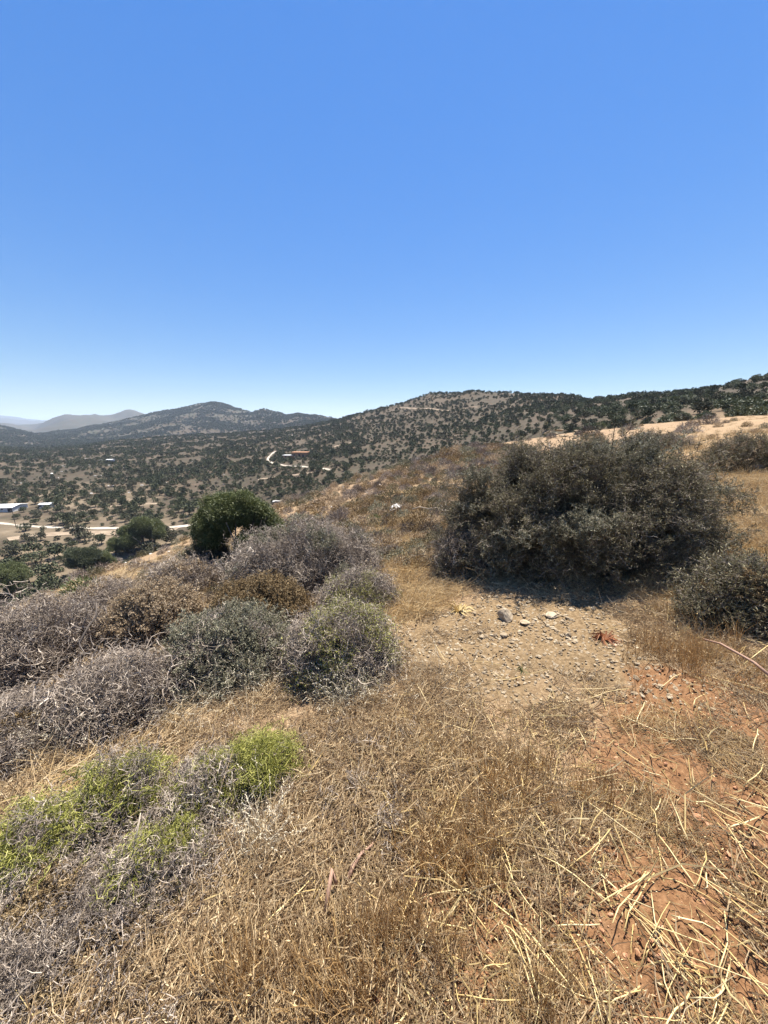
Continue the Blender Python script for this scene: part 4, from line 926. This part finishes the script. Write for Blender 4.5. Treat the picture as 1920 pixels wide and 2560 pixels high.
rock('stone', 'orange brown stone in the stubble right of the bark strips', 1068, 2248, 26, .5, 'redstone', 513)
rock('stone', 'flat yellowish stone lying in the straw at the far right', 1748, 2045, 28, .25, 'redstone', 514)
rock('stone', 'round orange stone on bare earth at the bottom of the slope', 1318, 2470, 30, .4, 'redstone', 515)
rock('stone', 'small pink stone just above the round orange stone', 1350, 2430, 22, .4, 'redstone', 516)
rock('stone', 'small white chalky stone among the dead twigs, lower left', 392, 2418, 18, .7, 'whiterock', 517)
RK = [mk_mesh('stone', *rock_mesh(520 + i, 1, .5, 2)[:2], [M['stone']], {'rnd': np.zeros(162 if False else len(rock_mesh(520 + i, 1, .5, 2)[0]))}) for i in range(8)]
RR = [mk_mesh('stone', *rock_mesh(540 + i, 1, .5, 2)[:2], [M['redstone']]) for i in range(6)]
k = 0
while k < 90:
    px, py = RNG.normal(1320, 130), RNG.uniform(1490, 1615); p = at(px, py); g = zones(np.array([p[0]]), np.array([p[1]]))[1][0]
    if g < .5: continue
    dep = float(proj(p)[2][0]); s = RNG.uniform(5, 10) / F * dep
    o = link('stone', RK[RNG.integers(0, 8)], None, (p[0], p[1], p[2] + s * .15), RNG.uniform(0, 6.28)); o.scale = (s, s * RNG.uniform(.6, 1), s * RNG.uniform(.6, 1.2)); o.rotation_euler = (RNG.normal() * .25, RNG.normal() * .25, o.rotation_euler[2]); tag(o, 'small angular brown stone among the gravel before the largest thorn bush', 'stone', 'small stones on the gravel patch'); k += 1
for k in range(55):
    px, py = RNG.uniform(900, 1850), RNG.uniform(2050, 2550); p = at(px, py); dep = float(proj(p)[2][0]); s = RNG.uniform(5, 10) / F * dep
    o = link('stone', RR[RNG.integers(0, 6)], None, (p[0], p[1], p[2] + s * .15), RNG.uniform(0, 6.28)); o.scale = (s, s * RNG.uniform(.6, 1), s * RNG.uniform(.5, 1.)); tag(o, 'small reddish stone lying on the bare red earth between straws', 'stone', 'small stones on the red earth')
# stone heap on the ridge: every slab is a stone of its own
for k in range(16):
    px, py = RNG.normal(1410, 22), 1088 - abs(RNG.normal()) * 3; p = at(1410, 1092); q = at(px, 1092); dep = float(proj(p)[2][0]); s = RNG.uniform(7, 15) / F * dep; lv = k % 3
    o = link('stone_slab', RK[RNG.integers(0, 8)], None, (q[0], p[1] + RNG.normal() * .4, q[2] + .1 + lv * s * .45), RNG.uniform(0, 6.28)); o.scale = (s, s * .6, s * .45); o.rotation_euler = (RNG.normal() * .2, RNG.normal() * .2, o.rotation_euler[2]); tag(o, 'flat pale slab in the stone heap on the ridge behind the thorn bush', 'stone', 'slabs of the stone heap')
WR = [mk_mesh('pale_rock', *rock_mesh(560 + i, 1, .5, 2)[:2], [M['whiterock']]) for i in range(5)]
for k in range(70):
    px, py = RNG.uniform(0, 1250), 0; py = crest_y(px) + abs(RNG.normal()) * 30 + 3; p = at(px, py); dep = float(proj(p)[2][0]); s = RNG.uniform(2.5, 7) / F * dep
    o = link('pale_rock', WR[k % 5], None, (p[0], p[1], p[2] + s * .1), RNG.uniform(0, 6.28)); o.scale = (s, s * .7, s * .7); tag(o, 'small pale rock showing through dry grass near the brink of the slope', 'rock', 'small pale rocks along the brink')
for k in range(60):
    px, py = RNG.uniform(20, 620), RNG.uniform(1140, 1240); p = at(px, py); dep = float(proj(p)[2][0]); s = RNG.uniform(2., 5) / F * dep
    o = link('pale_rock', WR[k % 5], None, (p[0], p[1], p[2] + s * .1), RNG.uniform(0, 6.28)); o.scale = (s * 1.3, s * .7, s * .6); tag(o, 'pale rock outcrop among the trees on the slope beyond the valley', 'rock', 'pale outcrops beyond the valley')

# ---------------------------------------------------------------- sticks, stalks, fallen branches
def stick(name, label, cat, pts, w0, w1, mat, group=None, sides=5, lift=0.0):
    """pts: (px, py, height above ground in metres)"""
    P = []
    base = at(pts[0][0], pts[0][1])
    for (px, py, h) in pts:
        q = at(px, py); P.append(np.array([q[0], q[1], q[2] + h + lift]))
    o0 = P[0].copy(); V, T, r = chain_tube([q - o0 for q in P], np.linspace(w0, w1, len(P)), sides, .6); o = link(name, mk_mesh(name, V, T, [M[mat]], {'rnd': r}, True), None, tuple(o0)); return tag(o, label, cat, group)
def upright(name, label, cat, px, by, tx, ty, w0, mat, seed, nb=0, head=False, group=None):
    """a standing stem from the ground pixel (px, by) to its tip at pixel (tx, ty)"""
    p = at(px, by); dep = float(proj(p)[2][0]); d = ray(tx, ty); t = dep; tip = d * t - p; rg = np.random.default_rng(seed); n = 6; P = []
    for i in range(n): P.append(tip * i / (n - 1) + (rg.normal(size=3) * .015 * np.linalg.norm(tip) if 0 < i < n - 1 else 0))
    root = bpy.data.objects.new(name, None); C.objects.link(root); root.location = tuple(p); tag(root, label, cat, group)
    V, T, r = chain_tube(P, np.linspace(w0, w0 * .35, n), 5, .5); link('stem', mk_mesh('stem', V, T, [M[mat]], {'rnd': r}, True), root)
    for b in range(nb):
        i = rg.integers(1, n - 1); q = P[i]; dd = rg.normal(size=3) * .6 + tip / np.linalg.norm(tip); dd /= np.linalg.norm(dd); L = np.linalg.norm(tip) * rg.uniform(.15, .4)
        V, T, r = chain_tube([q, q + dd * L * .5 + rg.normal(size=3) * .02 * L, q + dd * L], [w0 * .5, w0 * .35, w0 * .12], 4, .5); link('twig', mk_mesh('twig', V, T, [M[mat]], {'rnd': r}, True), root)
    if head:
        m = 40; t = rg.uniform(.75, 1, m)[:, None]; V, T, r = leaves(tip * t, rg.normal(size=(m, 3)), .02 * dep / 3, .008 * dep / 3, rg.random(m)); link('seed_head', mk_mesh('seed_head', V, T, [M['brownleaf']], {'rnd': r}), root)
    return root
M['strip'] = mat_bits('bark_strip', [(.22, .13, .09), (.32, .20, .14)], .7, .2, .3)
stick('fallen_branch', 'bleached pale branch lying level across the shrubs below the white boulder', 'branch', [(1030, 1331, .42), (1048, 1330, .45), (1068, 1335, .44), (1090, 1330, .43), (1118, 1337, .40), (1145, 1335, .38)], .020, .009, 'palestick')
stick('fallen_branch', 'brown dead branch lying over the rust coloured grass at the right', 'branch', [(1750, 1640, .12), (1790, 1660, .14), (1830, 1690, .15), (1870, 1710, .14), (1915, 1740, .12)], .014, .018, 'strip')
stick('fallen_branch', 'pale thin stick crossing the brown dead branch at the right', 'branch', [(1850, 1700, .1), (1885, 1680, .13), (1919, 1660, .15)], .007, .005, 'straw')
stick('bark_strip', 'long reddish curled strip of bark pointing at the slope', 'bark strip', [(862, 2230, .02), (885, 2190, .05), (905, 2160, .05), (930, 2130, .03), (938, 2100, .015)], .018, .006, 'strip')
stick('bark_strip', 'short reddish brown bark strip bent over in the straw', 'bark strip', [(812, 2310, .01), (822, 2262, .06), (832, 2228, .10), (842, 2240, .05)], .016, .018, 'strip')
stick('bark_strip', 'grey curved dead root left of the bark strips', 'root', [(712, 2190, .01), (735, 2215, .02), (765, 2225, .02), (800, 2215, .02), (820, 2200, .015)], .007, .007, 'greytwig')
stick('fallen_branch', 'bleached forked branch end poking from the grey green spiny plant', 'branch', [(335, 2300, .0), (338, 2250, .06), (345, 2200, .14), (360, 2190, .2), (375, 2160, .26)], .010, .004, 'palestick')
stick('fallen_branch', 'black crooked branch at the right end of the leafless grey shrub', 'branch', [(215, 1690, .3), (240, 1660, .36), (262, 1650, .42), (266, 1640, .52)], .02, .012, 'bark')
UP = [(965, 1330, 970, 1240, 'dark dead stem with forked twigs standing left of the white boulder', 5), (978, 1335, 985, 1235, 'tall dark dead stem right beside the forked one', 3), (1054, 1275, 1060, 1222, 'single brown seed stalk standing right of the white boulder', 1),
      (1030, 1500, 1062, 1418, 'dark thin stalk leaning right over the golden path', 0), (1148, 1540, 1158, 1420, 'tall brown stalk rising from a withered leaf rosette', 0), (520, 1500, 545, 1390, 'thin bare sapling in front of the olive tree', 7),
      (355, 1640, 362, 1520, 'thin reddish stalk in front of the tan cushion shrub', 0), (300, 1600, 303, 1480, 'brown stalk left of the tan cushion shrub', 1), (846, 1325, 850, 1275, 'short dead stalk on the slope behind the purplish dome', 1),
      (872, 1335, 876, 1285, 'dead stalk right of the short one behind the purplish dome', 1), (1155, 1230, 1160, 1190, 'brown stalk on the slope against the largest thorn bush', 2), (345, 1385, 335, 1365, 'thin post like stalk on the grassy brink', 0),
      (385, 1382, 380, 1345, 'bare reddish bush stem in front of the round dark green tree', 5), (110, 1760, 100, 1670, 'pale oat stalk in front of the leafless grey shrub', 0)]
for i, (px, by, tx, ty, lb, nb) in enumerate(UP):
    dep = float(proj(at(px, by))[2][0]); upright('dead_stalk', lb, 'stalk', px, by, tx, ty, max(.005, .0014 * dep), 'browntwig' if i % 2 else 'bark', 600 + i, nb, head=(i in (2, 10)))
# withered rosettes
def rosette(label, px, py, rad, mat, seed, n=34, up=.35):
    p = at(px, py); rg = np.random.default_rng(seed); root = bpy.data.objects.new('withered_rosette', None); C.objects.link(root); root.location = tuple(p); tag(root, label, 'dead plant')
    for k in range(n):
        a = rg.uniform(0, 6.28); L = rad * rg.uniform(.6, 1.2); e = up * rg.uniform(.2, 1.6); P = [np.zeros(3), np.array([math.cos(a) * L * .5, math.sin(a) * L * .5, L * e]), np.array([math.cos(a + .2) * L, math.sin(a + .2) * L, .01])]
        V, T, r = chain_tube(P, [.010 * rad / .12, .009 * rad / .12, .002], 3, rg.random()); link('leaf', mk_mesh('leaf', V, T, [M[mat]], {'rnd': r}), root)
rosette('heap of dead dark red curled leaves at the right front of the gravel', 1512, 1600, .10, 'redleaf', 701, 60)
rosette('pale withered leaf rosette at the foot of the tall brown stalk', 1148, 1530, .15, 'straw', 702, 30)
rosette('little green rosette in the grey litter of the middle slope', 1305, 1678, .05, 'oliveleaf', 703, 18)
# single straws lying about, larger ones as things
ST = []
for s in range(8):
    rg = np.random.default_rng(800 + s); P = [np.array([0, 0, 0.])]; d = np.array([1., 0, 0])
    for k in range(4): d = d + rg.normal(size=3) * np.array([0, .11, .06]); d /= np.linalg.norm(d); P.append(P[-1] + d * .25)
    V, T, r = chain_tube(P, [.013, .012, .012, .011, .009], 5, rg.random()); ST.append(mk_mesh('straw_stalk', V, T, [M['straw']], {'rnd': r}, True))
SL = [('pale straw stalk lying on the bare red earth, lower right', 'straws on the red earth', (1250, 1919, 1950, 2555), 125),
      ('pale straw stalk lying across the litter in the lower middle', 'straws in the lower middle', (700, 1240, 2020, 2555), 60),
      ('thin straw lying on the grey litter of the middle slope', 'straws on the middle slope', (950, 1900, 1650, 1940), 55)]
for (lb, gr, (x0, x1, y0, y1), n) in SL:
    for k in range(n):
        px, py = RNG.uniform(x0, x1), RNG.uniform(y0, y1); p = at(px, py); dep = float(proj(p)[2][0]); L = RNG.uniform(.07, .27) * min(1.0, .55 + .3 * dep)
        o = link('straw_stalk', ST[RNG.integers(0, 8)], None, (p[0], p[1], p[2] + RNG.uniform(.012, .03)), 0); o.scale = (L, RNG.uniform(.22, .40), RNG.uniform(.22, .40))
        th = RNG.uniform(0, 6.28) if RNG.random() < .78 else RNG.normal(-.9, .45); nn = gnormal(np.array([p[0]]), np.array([p[1]]))[0]; sl = -(nn[0] * math.cos(th) + nn[1] * math.sin(th)) / nn[2]
        o.rotation_euler = (0, -math.atan(sl) + RNG.normal() * .07, th); q_ = ('long ' if L > .14 else 'short ') , (' pointing away' if abs(math.sin(th)) > .7 else ' lying crossways'); tag(o, q_[0] + lb.replace(' lying', q_[1], 1), 'straw', q_[0] + gr + q_[1])
# wild oats
OAT = [proto('oat', *tuft(900 + i, 5, .34, .03, .5, .0022, 1.0, .3), [M['seed']]) for i in range(4)]
xs, ys = [], []
for (cx, cy, hw, hh, n) in [(880, 1760, 80, 25, 60), (600, 1730, 120, 20, 40), (130, 1850, 130, 60, 40), (500, 1800, 100, 50, 25), (1100, 1720, 150, 60, 20), (650, 2120, 60, 60, 26)]:
    for k in range(n): p = at(cx + RNG.normal() * hw * .5, cy + RNG.normal() * hh * .5); xs.append(p[0]); ys.append(p[1])
cover('wild_oats', np.array(xs), np.array(ys), OAT, .5, 1.0, 'pale dry wild oats with drooping husks at the feet of the shrubs', 'wild oats', .2)

# ---------------------------------------------------------------- haze
V, T = box(34000, 34000, 1, 0, 0, 0); zlo, zhi = -420.0, float(max(500.0, ZMAX + 20))
V[:, 2] = np.where(V[:, 2] > .5, zhi, zlo)
hm = bpy.data.materials.new('haze'); hm.use_nodes = True; hn = hm.node_tree; hn.nodes.clear(); pv = hn.nodes.new('ShaderNodeVolumePrincipled'); ho = hn.nodes.new('ShaderNodeOutputMaterial')
pv.inputs['Color'].default_value = (.66, .80, 1.0, 1); pv.inputs['Density'].default_value = 0.00007; pv.inputs['Anisotropy'].default_value = .2; hn.links.new(pv.outputs[0], ho.inputs['Volume'])
me = mk_mesh('haze', V, T, [hm]); hz = link('haze', me, kind='stuff')
